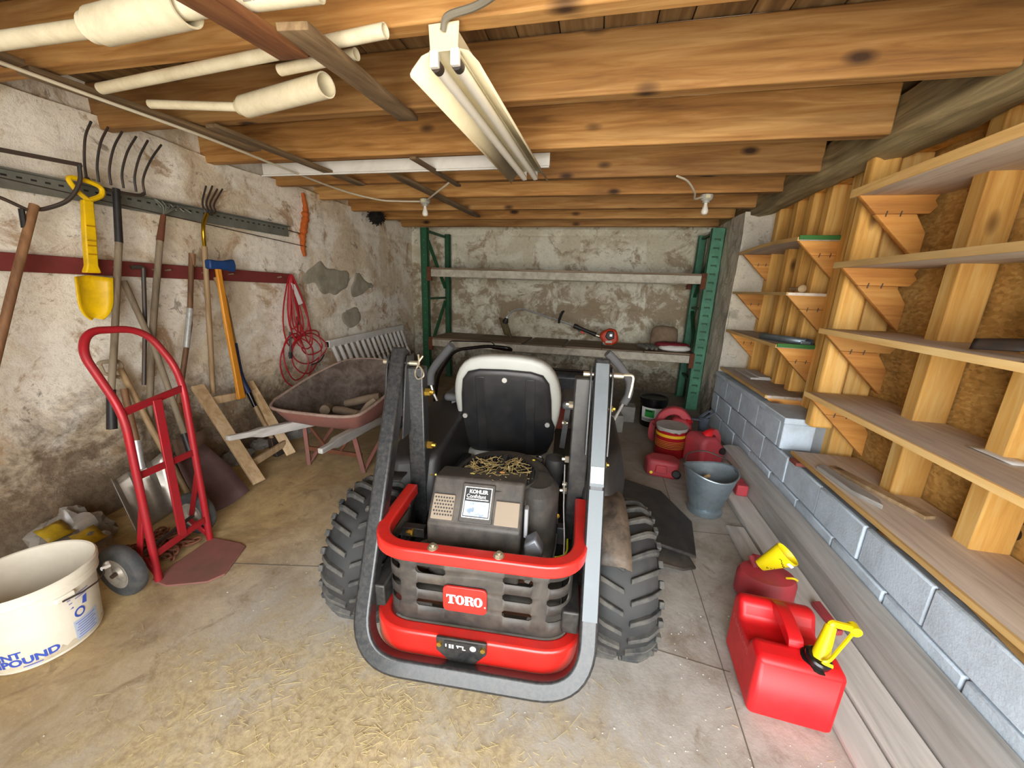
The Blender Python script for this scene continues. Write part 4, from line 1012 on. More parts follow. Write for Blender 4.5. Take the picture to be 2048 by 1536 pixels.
# ---- seat
def seat_outline(k=1.0, z1=1.0):
    H = [(.0,.0),(.175,.0),(.225,.03),(.262,.14),(.287,.27),(.29,.38),(.272,.475),(.225,.555),(.15,.592),(.0,.602)]
    right = [(x*k, z) for x, z in H]; left = [(-x*k, z) for x, z in H[::-1]][1:-1]
    return right[0:] + left
def seat_pt(x, z, dy): return Vector((.0+x, .60-.20*(z/.6)+.10*x*x+dy, .575+z))
ol = seat_outline()
secs = []
for k, dy in ((.90,-.055),(.97,-.045),(1.0,-.02),(1.0,.03),(.95,.06),(.80,.075)):
    secs.append([seat_pt(x*k, .30+(z-.30)*k, dy) for x, z in ol])
P4(MB().loft(secs), 'seat_back', K['seat_light'], smooth=70, sub=1)
inner = [(.0,-.01),(.17,-.01),(.225,.03),(.258,.12),(.262,.20),(.243,.25),(.236,.37),(.222,.46),(.19,.505),(.13,.522),(.0,.527)]
inner = inner + [(-x, z) for x, z in inner[::-1]][1:-1]
sh = P4(MB().loft([[seat_pt(x*k, .24+(z-.24)*k, dy) for x, z in inner] for k, dy in ((1.0,-.045),(1.0,-.066),(.975,-.074),(.90,-.078),(.45,-.084))]), 'seat_shell', K['seat_black'], smooth=55)
for x in (-.13,.13):
    P4(MB().sweep([seat_pt(x*1.02, .03, -.080), seat_pt(x, .25, -.083), seat_pt(x*.98, .485, -.078)], .05, .008, (0,-1,-.3)), 'shell_rib', K['seat_black'], sh, bevel=.003)
for x, z in ((0,.475),(-.222,.245),(.222,.225)):
    P4(MB().rings([(seat_pt(x,z,-.072),.015),(seat_pt(x,z,-.09),.013)],14), 'shell_rivet', plain('dull_rivet','#8f8d88',.5,metal=.5) if x == 0 else bpy.data.materials['dull_rivet'], sh)
P4(MB().box((-.26,.50,.50),(.26,.98,.585)), 'seat_cushion', K['seat_light'], bevel=.03, seg=4)
P4(MB().box((-.22,.30,.46),(.22,.95,.50)), 'seat_base', K['mblack'], bevel=.01)
for s in (-1,1):
    ar = P4(MB().box((s*.335-.045,.55,.855),(s*.335+.045,.86,.90)), 'armrest', plain('armrest_grey','#55575a',.6) if s < 0 else bpy.data.materials['armrest_grey'], bevel=.02, seg=4)
    P4(MB().bar((s*.31,.53,.64),(s*.33,.60,.86),.03,.02), 'armrest_bracket', K['mblack'], ar)
    bolt((s*.30,.50,.80), (s,0,0), .011, .03, K['zinc'])
P4(MB().rings([(V(-.285,.40,.545),.028),(V(-.295,.42,.66),.034),(V(-.285,.44,.70),.02)],12), 'seat_latch', bpy.data.materials['armrest_grey'])
P4(MB().loft([[(-.30,.22,z),(-.20,.22,z),(-.18,.46,z),(-.30,.46,z)] for z in (.46,.60)]), 'seat_riser', K['mgrey'], bevel=.02)
P4(MB().loft([[(.22,.26,z),(.30,.26,z),(.30,.46,z),(.22,.46,z)] for z in (.46,.58)]), 'seat_riser', K['mblack'], bevel=.02)
bolt((-.31,.26,.60), (1,0,0), .012, .05)
# steering levers
for s in (-1, 1):
    pts = [(-.385,.74,1.15),(-.50,.78,1.02),(-.545,.80,.95),(-.545,.80,.88)] if s < 0 else [(.53,.74,1.155),(.60,.76,1.09),(.685,.80,.985),(.685,.80,.90),(.66,.80,.845)]
    lv = P4(MB().tube(fillet(pts,.06,6), .024, 10), 'steering_lever', K['grip_grey'])
    rod = [(-.545,.80,.885),(-.53,.80,.83),(-.43,.72,.70)] if s < 0 else [(.66,.80,.85),(.60,.74,.74),(.50,.66,.62)]
    P4(MB().tube(rod, .008, 8), 'lever_rod', K['steel'], lv)
# ---- deck, chute, front end (mostly hidden)
P4(MB().loft([[(-.74,.55,z),(-.5,.42,z),(.5,.42,z),(.76,.60,z),(.76,1.05,z),(.4,1.25,z),(-.4,1.25,z),(-.74,1.05,z)] for z in (.07,.20)]), 'cutting_deck', K['mblack'], bevel=.02)
P4(MB().loft([[(.70,.55,.215),(.86,.42,.185),(1.08,.46,.10),(1.16,.80,.10),(1.02,1.05,.16),(.70,1.10,.22)],[(.70,.55,.195),(.86,.42,.165),(1.08,.46,.08),(1.16,.80,.08),(1.02,1.05,.14),(.70,1.10,.20)]]), 'discharge_chute', plain('rubber_chute','#242526',.6,dirt='#4f4a43',damt=.5,dscale=10), bevel=.006)
P4(MB().loft([[(.66,.40,.13),(.80,.36,.12),(1.00,.40,.055),(1.09,.46,.03),(1.05,.52,.08),(.70,.54,.17)],[(.66,.40,.11),(.80,.36,.10),(1.00,.40,.04),(1.09,.46,.015),(1.05,.52,.06),(.70,.54,.15)]]), 'chute_lip', K['mdusty'], bevel=.005)
P4(MB().box((-.42,1.0,.34),(.42,1.55,.37)), 'foot_plate', K['mblack'], bevel=.008)
P4(MB().box((-.55,1.50,.30),(.55,1.56,.36)), 'front_beam', K['mblack'], bevel=.008)
for s in (-1,1):
    cw = P4(MB().lathe([(.05,-.05),(.12,-.055),(.14,-.03),(.14,.03),(.12,.055),(.05,.05)], (s*.5,1.52,.14), 24, axis=(1,0,0), ring=True), 'front_caster', K['rubber'])
    P4(MB().bar((s*.5-.07,1.52,.14),(s*.5-.07,1.53,.32),.012,.03).bar((s*.5+.07,1.52,.14),(s*.5+.07,1.53,.32),.012,.03).box((s*.5-.08,1.50,.30),(s*.5+.08,1.56,.33)), 'caster_fork', K['mblack'], cw)
P4(MB().box((-.26,.35,.40),(.26,1.0,.46)), 'seat_platform', K['mblack'], bevel=.01)
# ================================================================ WALK-BEHIND MOWER DEEPER IN
wm = thing('push_mower', 'red push mower with black handle and black grass bag behind the riding mower', 'push mower', (-.75, 4.0, 0))
MB().loft([[(-1.65+.08*k,3.35+.05*k,z),(-.25-.08*k,3.35+.05*k,z),(-.2-.08*k,4.3-.1*k,z),(-1.6+.08*k,4.3-.1*k,z)] for k, z in ((0,.06),(0,.15),(1.5,.22))]).build('deck', K['mred'], wm, bevel=.03)
MB().lathe([(.16,0),(.18,.02),(.18,.14),(.12,.18),(.001,.19)], (-1.25,3.8,.22), 22).build('engine', K['black_gloss'], wm)
for x, y in ((-1.72,3.45),(-.15,3.45),(-1.72,4.2),(-.15,4.2)):
    MB().lathe([(.04,-.03),(.095,-.03),(.10,0),(.095,.03),(.04,.03)], (x,y,.101), 20, axis=(1,0,0)).build('wheel', K['rubber'], wm)
MB().tube(fillet([(-1.60,3.55,.20),(-1.50,3.45,.62),(-1.30,3.38,.90),(-.95,3.36,.965),(-.76,3.36,.955),(-.74,3.42,.93),(-.95,3.50,.93)],.10,6), .016, 10).build('handle', K['black_gloss'], wm)
MB().tube(fillet([(-1.34,3.38,.88),(-1.345,3.36,.985),(-.92,3.36,1.005),(-.88,3.37,.95)],.04,5), .005, 6).build('bail_wire', K['black_gloss'], wm)
g = [[(-.62+.66*i/8, 3.42+.10*math.sin(j*.8)+.03*nz(i,j,3), .77-.36*j/6+.02*nz(i*.8,j,1)) for i in range(9)] for j in range(7)]
MB().loft([[(-.66,y,z) for y, z in ((3.40,.42),(3.40,.72),(3.55,.77),(3.95,.60),(3.95,.35))], [(.02,y,z) for y, z in ((3.40,.42),(3.40,.74),(3.55,.77),(3.95,.60),(3.95,.35))]]).build('grass_bag', plain('black_bag_cloth','#17181b',.35,dirt='#5a6068',damt=.45,dscale=4), wm, bevel=.03)
MB().tube([(-.68,3.40,.775),(.04,3.40,.785)], .012, 8).build('bag_frame', K['black_gloss'], wm)
MB().bar((-1.55,3.50,.30),(-.30,3.50,.40),.05,.05).build('bag_bracket', K['black'], wm)
# ================================================================ LEFT WALL: RAIL, BOARD, HANGING TOOLS
K['dred'] = plain('dark_red_board', '#7a2f2a', .75, dirt='#5a2622', damt=.5, dscale=4)
o = MB().bar((-3.01,-1.0,1.585),(-3.01,3.34,1.508),.035,.095).build('peg_board', K['dred'], bevel=.004, origin=False)
o2 = thing('tool_board', 'long dark red board with pegs fixed along the whitewashed wall', 'board', (-3.02, 1.2, 1.46))
o.parent = o2; o.matrix_parent_inverse = XF[o2.name].inverted(); o.name = 'board'
for y in (1.88, 2.10, 2.18, 2.44, 2.66, 3.16): MB().cyl((-3.0,y,1.585-.0178*(y+1)+.005),(-2.955,y+.01,1.585-.0178*(y+1)+.012),.006,n=8).build('peg', K['zinc'], o2)
rl = thing('perforated_rail', 'grey perforated steel angle rail fixed high on the left wall', 'rail', (-3.0, 1.2, 1.90))
K['railm'] = plain('dull_galvanised', '#7f8178', .55, metal=.4, dirt='#5c5a50', damt=.5, dscale=7)
MB().box((-3.012,-1.0,1.905),(-3.004,3.37,2.0)).box((-3.03,-1.0,1.995),(-2.965,3.37,2.003)).build('angle', K['railm'], rl)
b = MB()
for k in range(78):
    y = -.9+k*.0545; b.box((-3.0035,y,1.965),(-3.002,y+.022,1.975))
b.build('punched_slots', K['black'], rl, smooth=0, kind='stuff')
MB().cyl((-3.0,3.37,1.965),(-2.99,3.50,1.955),.005,n=6).build('end_wire', K['dark_steel'], rl)
wire = [(-3.005+.0,-.9+i*.1, 2.085-.0055*i+.004*nz(i,0,1)) for i in range(46)]
tag(MB().tube(wire, .004, 5).build('wall_wire', K['dark_steel']), 'thin dark wire strung along the wall above the rail', 'wire')
fo = []
for i in range(26):
    t = i/25; z = 2.36-.62*t; y = 3.635+.03*math.sin(t*6)-.05*t+.012*nz(t*14,3,1); r = .014+.022*abs(nz(t*11,1,2))+.012*math.sin(PI*t)
    fo.append((Vector((-3.02,y,z)), r))
m = MB(); m.tube([p for p, r in fo], .03, 10, rr=[r for p, r in fo])
tag(m.build('foam_sealant', plain('orange_foam','#c2601c',.7,dirt='#7e3a12',damt=.4,dscale=30,bump=.5)), 'lumpy orange foam sealant in a vertical crack of the wall', 'sealant')
m = MB(); random.seed(5)
for i in range(160):
    d = Vector((random.gauss(0,1),random.gauss(0,1),random.gauss(0,1))).normalized(); c = Vector((-2.90,4.78,2.33))
    m.bar(c+d*.03, c+d*random.uniform(.09,.13), .012, .008)
m.lathe([(.001,-.09),(.06,-.07),(.09,0),(.06,.07),(.001,.09)], (-2.90,4.78,2.33), 14)
tag(m.build('bird_nest', plain('dark_nest','#16110c',.95), smooth=0, kind='stuff'), 'dark round bristly nest at the top of the left wall', 'nest')

def handle(parent, pts, r, mat, name='handle', n=10, rr=None): return MB().tube(pts, r, n, rr=rr).build(name, mat, parent)
# bow-headed tool, far left
t = thing('bow_rake', 'wooden-handled rake with a dark bow head at the left picture edge', 'rake', (-2.84, 1.37, 1.0))
handle(t, [(-2.88,1.53,1.83),(-2.84,1.367,1.454),(-2.80,1.20,1.06),(-2.76,1.02,.62)], .019, K['handle_dark'])
MB().tube(bez([(-2.88,1.52,1.81),(-2.88,1.57,1.82),(-2.85,1.655,1.88),(-2.84,1.715,1.98),(-2.845,1.735,2.07)],6), .010, 8).tube(bez([(-2.88,1.50,1.80),(-2.88,1.44,1.83),(-2.885,1.36,1.87),(-2.89,1.27,1.96),(-2.90,1.25,2.05)],6), .009, 8).build('bow', K['dark_steel'], t)
MB().bar((-2.89,1.24,2.05),(-2.845,1.745,2.075),.012,.02).build('rake_bar', K['dark_steel'], t)
MB().tube([(-2.875,1.475,1.80),(-2.87,1.465,1.71)], .012, 8).build('hook', K['black'], t)
# yellow plastic shovel
t = thing('toy_shovel', 'small bright yellow plastic shovel hanging on the rail', 'shovel', (-2.885, 1.70, 1.23))
ring = bez([(-2.885,1.765,1.90),(-2.885,1.72,1.945),(-2.885,1.70,2.0),(-2.885,1.77,2.005),(-2.885,1.835,1.985),(-2.885,1.83,1.94),(-2.885,1.765,1.90)],5)
MB().tube(ring, .013, 8).build('d_grip', K['yellow_toy'], t)
MB().loft([[(-2.885-d,1.757-.055*u-w,1.90-.40*u),(-2.885+d,1.757-.055*u-w,1.90-.40*u),(-2.885+d,1.757-.055*u+w,1.90-.40*u),(-2.885-d,1.757-.055*u+w,1.90-.40*u)] for u, w, d in ((0,.024,.016),(.5,.027,.018),(.9,.026,.018),(.97,.034,.02),(1,.036,.02))]).build('shaft', K['yellow_toy'], t, bevel=.006)
for u in (.35,.55,.62,.74): MB().box((-2.868,1.757-.055*u-.02,1.90-.4*u-.004),(-2.863,1.757-.055*u+.02,1.90-.4*u+.004)).build('rib', plain('dark_yellow','#b98a00',.5) if u == .35 else bpy.data.materials['dark_yellow'], t)
g = []
for j in range(13):
    v = math.sin(j/12*PI/2); z = 1.475-.245*v; hw = .088*(1-.10*v) if v < .5 else .0836*math.sqrt(max(.10,1-((v-.5)/.52)**2))
    g.append([(-2.91+.045*(abs(i-4)/4)**2*(1-.5*v)+.03*v*0, 1.70-.02*v+hw*(i-4)/4, z+ .012*(1-abs(i-4)/4)) for i in range(9)])
MB().sheet(g).build('blade', K['yellow_toy'], t, solid=.006, smooth=60)
# six-tine fork
t = thing('manure_fork', 'six-tine dark steel fork hung tines-up with a pale wooden handle', 'fork', (-2.88, 1.8, .57))
tops = [(1.898,2.381),(1.979,2.417),(2.05,2.426),(2.126,2.413),(2.191,2.403),(2.273,2.402)]; bases = [(1.80,2.03),(1.856,2.02),(1.914,2.017),(1.977,2.015),(2.043,2.01),(2.09,2.008)]
for (yt, zt), (yb_, zb) in zip(tops, bases):
    MB().tube(bez([(-2.92,yb_,zb),(-2.925,yb_+.012,zb+.09),(-2.93,yb_+(yt-yb_)*.45,zb+.22),(-2.935,yb_+(yt-yb_)*.93,min(zt,2.345))],5), .0065, 6, rr=None).build('tine', K['dark_steel'], t)
MB().tube(bez([(-2.92,1.80,2.03),(-2.92,1.83,1.995),(-2.915,1.93,1.985),(-2.92,2.05,1.99),(-2.92,2.09,2.01)],5), .010, 8).build('fork_crosshead', K['dark_steel'], t)
MB().rings([(V(-2.91,1.93,2.0),.018),(V(-2.90,1.879,1.687),.02)],12).build('ferrule', K['black'], t)
handle(t, [(-2.90,1.879,1.69),(-2.88,1.72,1.045),(-2.87,1.651,.792)], .018, K['handle_grey'])
MB().rings([(V(-2.872,1.656,.81),.022),(V(-2.86,1.608,.571),.026)],12).build('grip', K['black'], t)
# hoe with brown ferrule
t = thing('garden_hoe', 'grey-handled tool with brown ferrule and wire head caught on the rail', 'hoe', (-2.88, 1.95, .43))
handle(t, [(-2.93,2.138,1.732),(-2.90,1.94,1.044),(-2.85,1.778,.43)], .019, K['handle_grey'])
MB().rings([(V(-2.93,2.189,1.898),.015),(V(-2.93,2.136,1.725),.021)],12).build('ferrule', K['rust'], t)
for k in range(5): MB().tube(bez([(-2.93,2.19,1.90),(-2.935,2.20+.02*k,1.955),(-2.955,2.17+.045*k,1.995-.006*k),(-2.94,2.19+.05*k,1.945)],5), .0045, 6).build('wire_tine', K['railm'], t)
# four-tine cultivator
t = thing('hand_cultivator', 'four-tine fork with gleaming gold neck and wooden handle', 'fork', (-2.90, 2.4, .61))
for (yt, zt), (yb_, zb) in zip([(2.545,2.162),(2.597,2.175),(2.635,2.162),(2.678,2.172)], [(2.462,1.985),(2.492,1.985),(2.52,1.982),(2.55,1.98)]):
    MB().tube(bez([(-2.90,2.475,1.95),(-2.905,yb_,zb),(-2.93,yb_+.02,zb+.06),(-2.95,yt,zt)],5), .0065, 6).build('tine', K['dark_steel'], t)
MB().tube(bez([(-2.90,2.475,1.955),(-2.885,2.425,1.88),(-2.885,2.41,1.80),(-2.91,2.424,1.71)],6), .013, 10).build('neck', plain('gold_steel','#c8a02c',.25,metal=.9), t)
handle(t, [(-2.91,2.424,1.72),(-2.92,2.375,1.177),(-2.90,2.294,.61)], .018, K['handle'])
# crowbar
t = MB().tube(fillet([(-2.955,1.95,1.543),(-2.945,2.016,1.550),(-2.94,1.959,1.207),(-2.92,1.862,.784)],.02,5), .012, 8).build('steel_rod', K['dark_steel']); tag(t, 'dark hooked steel rod hanging from the red board', 'rod')
# long shovel with maroon scoop
t = thing('scoop_shovel', 'long-handled shovel with a dark maroon scoop blade on the floor', 'shovel', (-2.45, 1.8, 0))
handle(t, [(-2.95,1.892,1.457),(-2.85,1.921,1.017),(-2.70,1.896,.43)], .018, K['handle_grey'])
MB().rings([(V(-2.705,1.897,.45),.021),(V(-2.66,1.885,.30),.024)],12).build('socket', K['black'], t)
K['maroon'] = plain('maroon_steel', '#4d3634', .6, dirt='#6a5350', damt=.5, dscale=6)
g = []
for j in range(7):
    v = j/6
    c = Vector((-2.67,1.865,.30)).lerp(Vector((-2.30,1.80,.018)), v); w = .10+.045*min(1,v*2)
    g.append([c+V(.0,w*(i-3)/3,.0)+V(.03,0,.055)*((abs(i-3)/3)**2)*(1-.4*v)+V(.10,0,-.03)*0 for i in range(7)])
MB().sheet(g).build('blade', K['maroon'], t, solid=.005, smooth=50)
# spade with pale rusty blade
t = thing('garden_spade', 'narrow brown handle with a silver label and a rusty flat spade blade', 'spade', (-2.7, 2.15, 0))
handle(t, [(-2.95,2.351,1.663),(-2.935,2.235,1.147),(-2.92,2.035,.56)], .017, K['handle_dark'])
MB().rings([(V(-2.951,2.355,1.66),.022),(V(-2.945,2.34,1.58),.016)],12).build('knob', K['handle_dark'], t)
MB().rings([(V(-2.938,2.263,1.27),.0195),(V(-2.931,2.181,.99),.0195)],12).build('label_sleeve', plain('silver_sleeve','#b9bbb8',.4,metal=.3,dirt='#55544f',damt=.3,dscale=40), t)
MB().rings([(V(-2.921,2.048,.60),.019),(V(-2.86,2.02,.34),.026)],12).build('socket', K['rust'], t)
g = []
for j in range(7):
    v = j/6; c = Vector((-2.86,2.02,.36)).lerp(Vector((-2.74,1.95,.02)), v); w = .115*(1-.1*v)
    g.append([c+V(0,w*(i-3)/3,0)+V(.02,0,.02)*((abs(i-3)/3)**2) for i in range(7)])
MB().sheet(g).build('blade', plain('pale_rust','#7c6452',.8,dirt='#5b4436',damt=.5,dscale=7,bump=.3), t, solid=.004, smooth=50)
# axe with blue head and orange handle
t = thing('axe', 'axe with a chipped blue head and glossy orange handle', 'axe', (-2.89, 2.45, .53))
MB().prism([(-.095,-.035),(-.09,.035),(-.02,.03),(.05,.034),(.115,.05),(.125,.0),(.112,-.05),(.05,-.036),(-.02,-.032)], (-2.862,2.475,1.592), (0,1,0), (0,0,1), .055).build('axe_head', plain('chipped_blue_paint','#1d4a8c',.5,dirt='#29313f',damt=.55,dscale=12,metal=.2), t, bevel=.012)
MB().loft([[(-2.862+(1.6-z)*.055-a,y-b,z) , (-2.862+(1.6-z)*.055+a,y-b,z), (-2.862+(1.6-z)*.055+a,y+b,z), (-2.862+(1.6-z)*.055-a,y+b,z)] for a, b, y, z in ((.012,.02,2.462,1.60),(.013,.022,2.455,1.40),(.014,.024,2.447,1.10),(.014,.026,2.444,.75),(.016,.031,2.443,.56),(.016,.033,2.442,.535))]).build('handle', K['handle_orange'], t, bevel=.008, seg=3)
# digging bar with blue grip
t = thing('post_hole_digger', 'wooden-handled digger with dark blue grip beside the axe', 'digger', (-2.62, 2.55, 0))
handle(t, [(-2.945,2.507,1.50),(-2.92,2.532,1.325),(-2.88,2.515,.966)], .02, K['handle'])
MB().tube(bez([(-2.882,2.516,.98),(-2.85,2.502,.72),(-2.81,2.52,.565)],6), .026, 10).build('grip', plain('dark_blue_grip','#17294f',.55), t)
MB().rings([(V(-2.812,2.52,.575),.02),(V(-2.775,2.532,.44),.018)],10).build('band', K['black_gloss'], t)
handle(t, [(-2.776,2.532,.445),(-2.66,2.56,.12)], .018, K['handle'], 'lower_handle')
MB().loft([[(-2.67-.05*k*0-a, 2.56-w, z),(-2.67+.03*j+.02,2.56-w,z),(-2.67+.03*j+.02,2.56+w,z),(-2.67-a,2.56+w,z)] for j, (a, w, z) in enumerate(((.02,.03,.16),(.0,.055,.09),(-.03,.05,.004)))]).build('blade', K['dark_steel'], t, bevel=.006)
# D-handled shaft and aluminium snow shovel
t = thing('d_handle_fork', 'long wooden shaft with a D grip standing behind the hand truck', 'shovel', (-2.6, 1.74, .02))
handle(t, [(-2.94,1.765,.915),(-2.80,1.78,.493),(-2.63,1.80,.03)], .018, K['handle'])
MB().tube(bez([(-2.94,1.765,.90),(-2.94,1.775,.94),(-2.94,1.75,.965),(-2.94,1.68,.97),(-2.94,1.665,.955)],5), .013, 8).tube([(-2.94,1.67,.96),(-2.938,1.68,.90),(-2.93,1.75,.86)], .011, 8).build('d_grip', K['handle_grey'], t)
t = thing('snow_shovel', 'aluminium scoop shovel with fluted blade behind the hand truck', 'shovel', (-2.6, 1.58, 0))
handle(t, [(-2.86,1.712,.80),(-2.75,1.648,.478)], .019, K['handle_dark'])
MB().rings([(V(-2.752,1.65,.49),.022),(V(-2.70,1.612,.32),.02)],12).build('ferrule', K['steel'], t)
g = []
for j in range(10):
    v = j/9; a = Vector((-2.73,1.455,.30)).lerp(Vector((-2.52,1.40,.015)), v); b_ = Vector((-2.735,1.745,.345)).lerp(Vector((-2.585,1.685,.015)), v)
    row = []
    for i in range(13):
        u = i/12; p = a.lerp(b_, u); fl = .018*math.cos(u*PI*6)*(1-v*.9)+(.035*(2*u-1)**4)
        row.append(p+V(.7,0,.7)*fl)
    g.append(row)
MB().sheet(g).build('blade', plain('scuffed_aluminium','#b9b6ad',.35,metal=.8,dirt='#817a6c',damt=.45,dscale=6), t, solid=.004, smooth=50)
# pale lumber frame leaning on the wall
t = thing('lumber_frame', 'pale wooden ladder-like frame leaning against the stone wall', 'frame', (-2.6, 2.3, 0))
MB().bar((-2.90,2.185,.70),(-2.345,2.085,.03),.025,.085,up=(.2,1,0)).build('rail', K['frame_wood'], t, bevel=.003)
MB().bar((-2.93,2.64,.62),(-2.49,2.555,.03),.025,.075,up=(.2,1,0)).build('rail', K['frame_wood'], t, bevel=.003)
MB().bar((-2.825,2.15,.585),(-2.86,2.62,.535),.022,.06).build('rung', K['frame_wood'], t, bevel=.003)
MB().bar((-2.455,2.11,.135),(-2.55,2.56,.12),.022,.055).build('rung', K['frame_wood'], t, bevel=.003)
# red extension cord
t = thing('extension_cord', 'red extension cord hung in loose loops on the wall', 'cord', (-2.95, 3.28, .42))
K['cord'] = plain('red_cord', '#a81c26', .45)
random.seed(21)
for k, (w, top, bot, off) in enumerate(((.30,1.54,.85,-.08),(.22,1.545,.90,.0),(.36,1.54,.80,.10),(.16,1.55,.98,.03),(.12,1.545,1.02,-.04),(.26,1.535,.95,.08),(.20,1.54,.86,.14))):
    pts = []
    for i in range(24):
        a = 2*PI*i/24; s = (1-math.cos(a))/2
        pts.append((-2.965+.012*k*.4+.02*s*math.sin(a*2+k), 3.285+off*s+w/2*math.sin(a)*(.25+.75*s), top+(bot-top)*s))
    MB().tube(pts, .0070, 6, closed=True).build('cord_loop', K['cord'], t)
for k, (cy, cz, ry, rz) in enumerate(((3.25,.68,.22,.26),(3.38,.74,.20,.20),(3.42,.80,.24,.16),(3.22,.74,.15,.24),(3.45,.86,.16,.13))):
    pts = [(-2.955+.01*k*.5+.015*math.sin(a*3+k), cy+ry*math.cos(a)*(1+.06*math.sin(3*a+k)), cz+rz*math.sin(a)) for a in [2*PI*i/28 for i in range(28)]]
    MB().tube(pts, .0070, 6, closed=True).build('cord_loop', K['cord'], t)
MB().tube(bez([(-2.94,3.18,1.0),(-2.935,3.16,.85),(-2.935,3.15,.78)],4), .009, 6).rings([(V(-2.935,3.15,.80),.018),(V(-2.935,3.148,.74),.016)],8).build('plug', K['black'], t)
MB().rings([(V(-2.945,3.31,1.14),.017),(V(-2.945,3.31,1.06),.017)],8).build('socket_end', K['black'], t)
MB().tube(bez([(-2.94,3.42,.62),(-2.935,3.55,.64),(-2.93,3.62,.70)],5), .007, 6).build('tail', K['black'], t)
MB().prism([(0,0),(.05,-.015),(.13,-.20),(.07,-.215)], (-2.935,3.255,1.47), (0,1,0), (0,0,1), .002).build('paper_tag', K['paper_white'], t)
# white baluster panel
t = thing('baluster_panel', 'white railing panel with turned balusters leaning behind the wheelbarrow', 'railing', (-2.85, 4.6, 0))
A0, A1 = Vector((-2.955,3.72,.80)), Vector((-2.955,5.45,.835)); dn = Vector((.17,.16,-.74))
MB().bar(A0, A1, .05, .085).build('top_rail', K['white'], t, bevel=.006)
MB().bar(A0+dn, A1+dn, .05, .07).build('bottom_rail', K['white'], t, bevel=.006)
MB().bar(A0+V(0,-.006,0), A0+V(0,-.012,0), .04, .06).build('end_bracket', K['black'], t)
for k in range(15):
    a = A0.lerp(A1, (k+.6)/15.2); L = dn
    pr = [(0.03,.022),(.30,.022),(.33,.016),(.36,.021),(.39,.012),(.43,.018),(.47,.024),(.55,.020),(.75,.013),(.80,.021),(.97,.022)]
    MB().rings([(a+L*s, r*1.05) for s, r in pr], 8).build('baluster', K['white'], t, smooth=30)
# ================================================================ HAND TRUCK
t = thing('hand_truck', 'red tubular hand truck with black rubber wheels', 'hand truck', (-2.06, 1.34, 0))
K['htred'] = plain('hand_truck_red', '#a51d27', .4, dirt='#7c3034', damt=.35, dscale=8, metal=.2)
fr = fillet([(-2.04,1.185,.012),(-2.015,1.185,.90),(-2.13,1.16,1.17),(-2.165,1.215,1.255),(-2.165,1.43,1.245),(-2.13,1.51,1.05),(-2.085,1.50,.93),(-2.10,1.50,.012)], .10, 7)
MB().tube(fr, .0165, 12).build('frame', K['htred'], t)
for (za, zb, dx) in ((.90,.93,0),(.585,.565,.0),(.155,.15,0)):
    MB().bar((-2.02-.02*(1-za),1.185,za),(-2.088-.01*(1-zb),1.50,zb),.012,.035).build('cross_bar', K['htred'], t, bevel=.003)
MB().bar((-2.048,1.345,.915),(-2.065,1.345,.15),.012,.04,up=(0,1,0)).build('centre_strap', K['htred'], t, bevel=.003)
for y in (1.185,1.50):
    xb = -2.025 if y < 1.3 else -2.09
    MB().bar((xb,y,.47),((-2.105 if y < 1.3 else -2.235),y+(-.02 if y < 1.3 else .02),.13),.028,.012,up=(0,1,0)).build('wheel_brace', K['htred'], t, bevel=.003)
    MB().bar(((-2.105 if y < 1.3 else -2.235),y,.125),(xb-.015,y,.035),.012,.03).build('lower_brace', K['htred'], t, bevel=.003)
MB().cyl((-2.10,1.05,.13),(-2.245,1.59,.13),.010).build('axle', K['dark_steel'], t)
for wx, y, s in ((-2.105,1.095,-1),(-2.24,1.55,1)):
    w = MB().lathe([(.065,-.026),(.095,-.032),(.122,-.026),(.130,-.010),(.130,.010),(.122,.026),(.095,.032),(.065,.026)], (wx,y,.131), 30, axis=(0,1,0), ring=True).build('wheel', K['rubber'], t)
    MB().lathe([(.001,-.024),(.02,-.028),(.03,-.016),(.05,-.014),(.066,-.029),(.076,-.030),(.076,.030),(.066,.029),(.05,.014),(.001,.024)], (wx,y,.131), 24, axis=(0,1,0)).build('hub', plain('dirty_white_hub','#b9b3a6',.45,metal=.4,dirt='#7b6a58',damt=.5,dscale=12) if s < 0 else bpy.data.materials['dirty_white_hub'], w)
MB().prism([(-2.075,1.175),(-1.965,1.165),(-1.80,1.235),(-1.765,1.30),(-1.85,1.50),(-1.90,1.515),(-2.10,1.515)], (0,0,.008), (1,0,0), (0,1,0), .010).build('nose_plate', plain('worn_red_plate','#8c5a52',.7,dirt='#6f5548',damt=.65,dscale=5), t, bevel=.003)
# rusty chain pile
t = thing('rusty_chain', 'heap of rusty chain on the floor behind the hand truck', 'chain', (-2.25, 1.37, 0))
random.seed(9); p = Vector((-2.36,1.30,.02)); dirv = Vector((1,.2,0)); link = None
for k in range(170):
    a = random.uniform(-.9,.9); dirv = Matrix.Rotation(a,3,'Z') @ dirv
    q = p + dirv*.034
    if not (-2.42 < q.x < -2.115 and 1.235 < q.y < 1.455): dirv = (Vector((-2.26,1.36,0))-p); dirv.z = 0; dirv.normalize(); q = p+dirv*.034
    p = q; p.z = .014+.013*(k//40)+random.uniform(0,.008)
    if link is None:
        o = MB().tube([(.024*math.cos(2*PI*i/12)+(.006 if math.cos(2*PI*i/12) > 0 else -.006), .014*math.sin(2*PI*i/12), 0) for i in range(12)], .0055, 6, closed=True).build('chain_link', K['rust'], t, world=False); link = o
    else:
        o = link.copy(); COL.objects.link(o); o.parent = t
    o.location = XF[t.name].inverted() @ p; o.rotation_euler = (random.uniform(-.6,.6)+(PI/2*.7 if k % 2 else 0), random.uniform(-.3,.3), math.atan2(dirv.y,dirv.x))
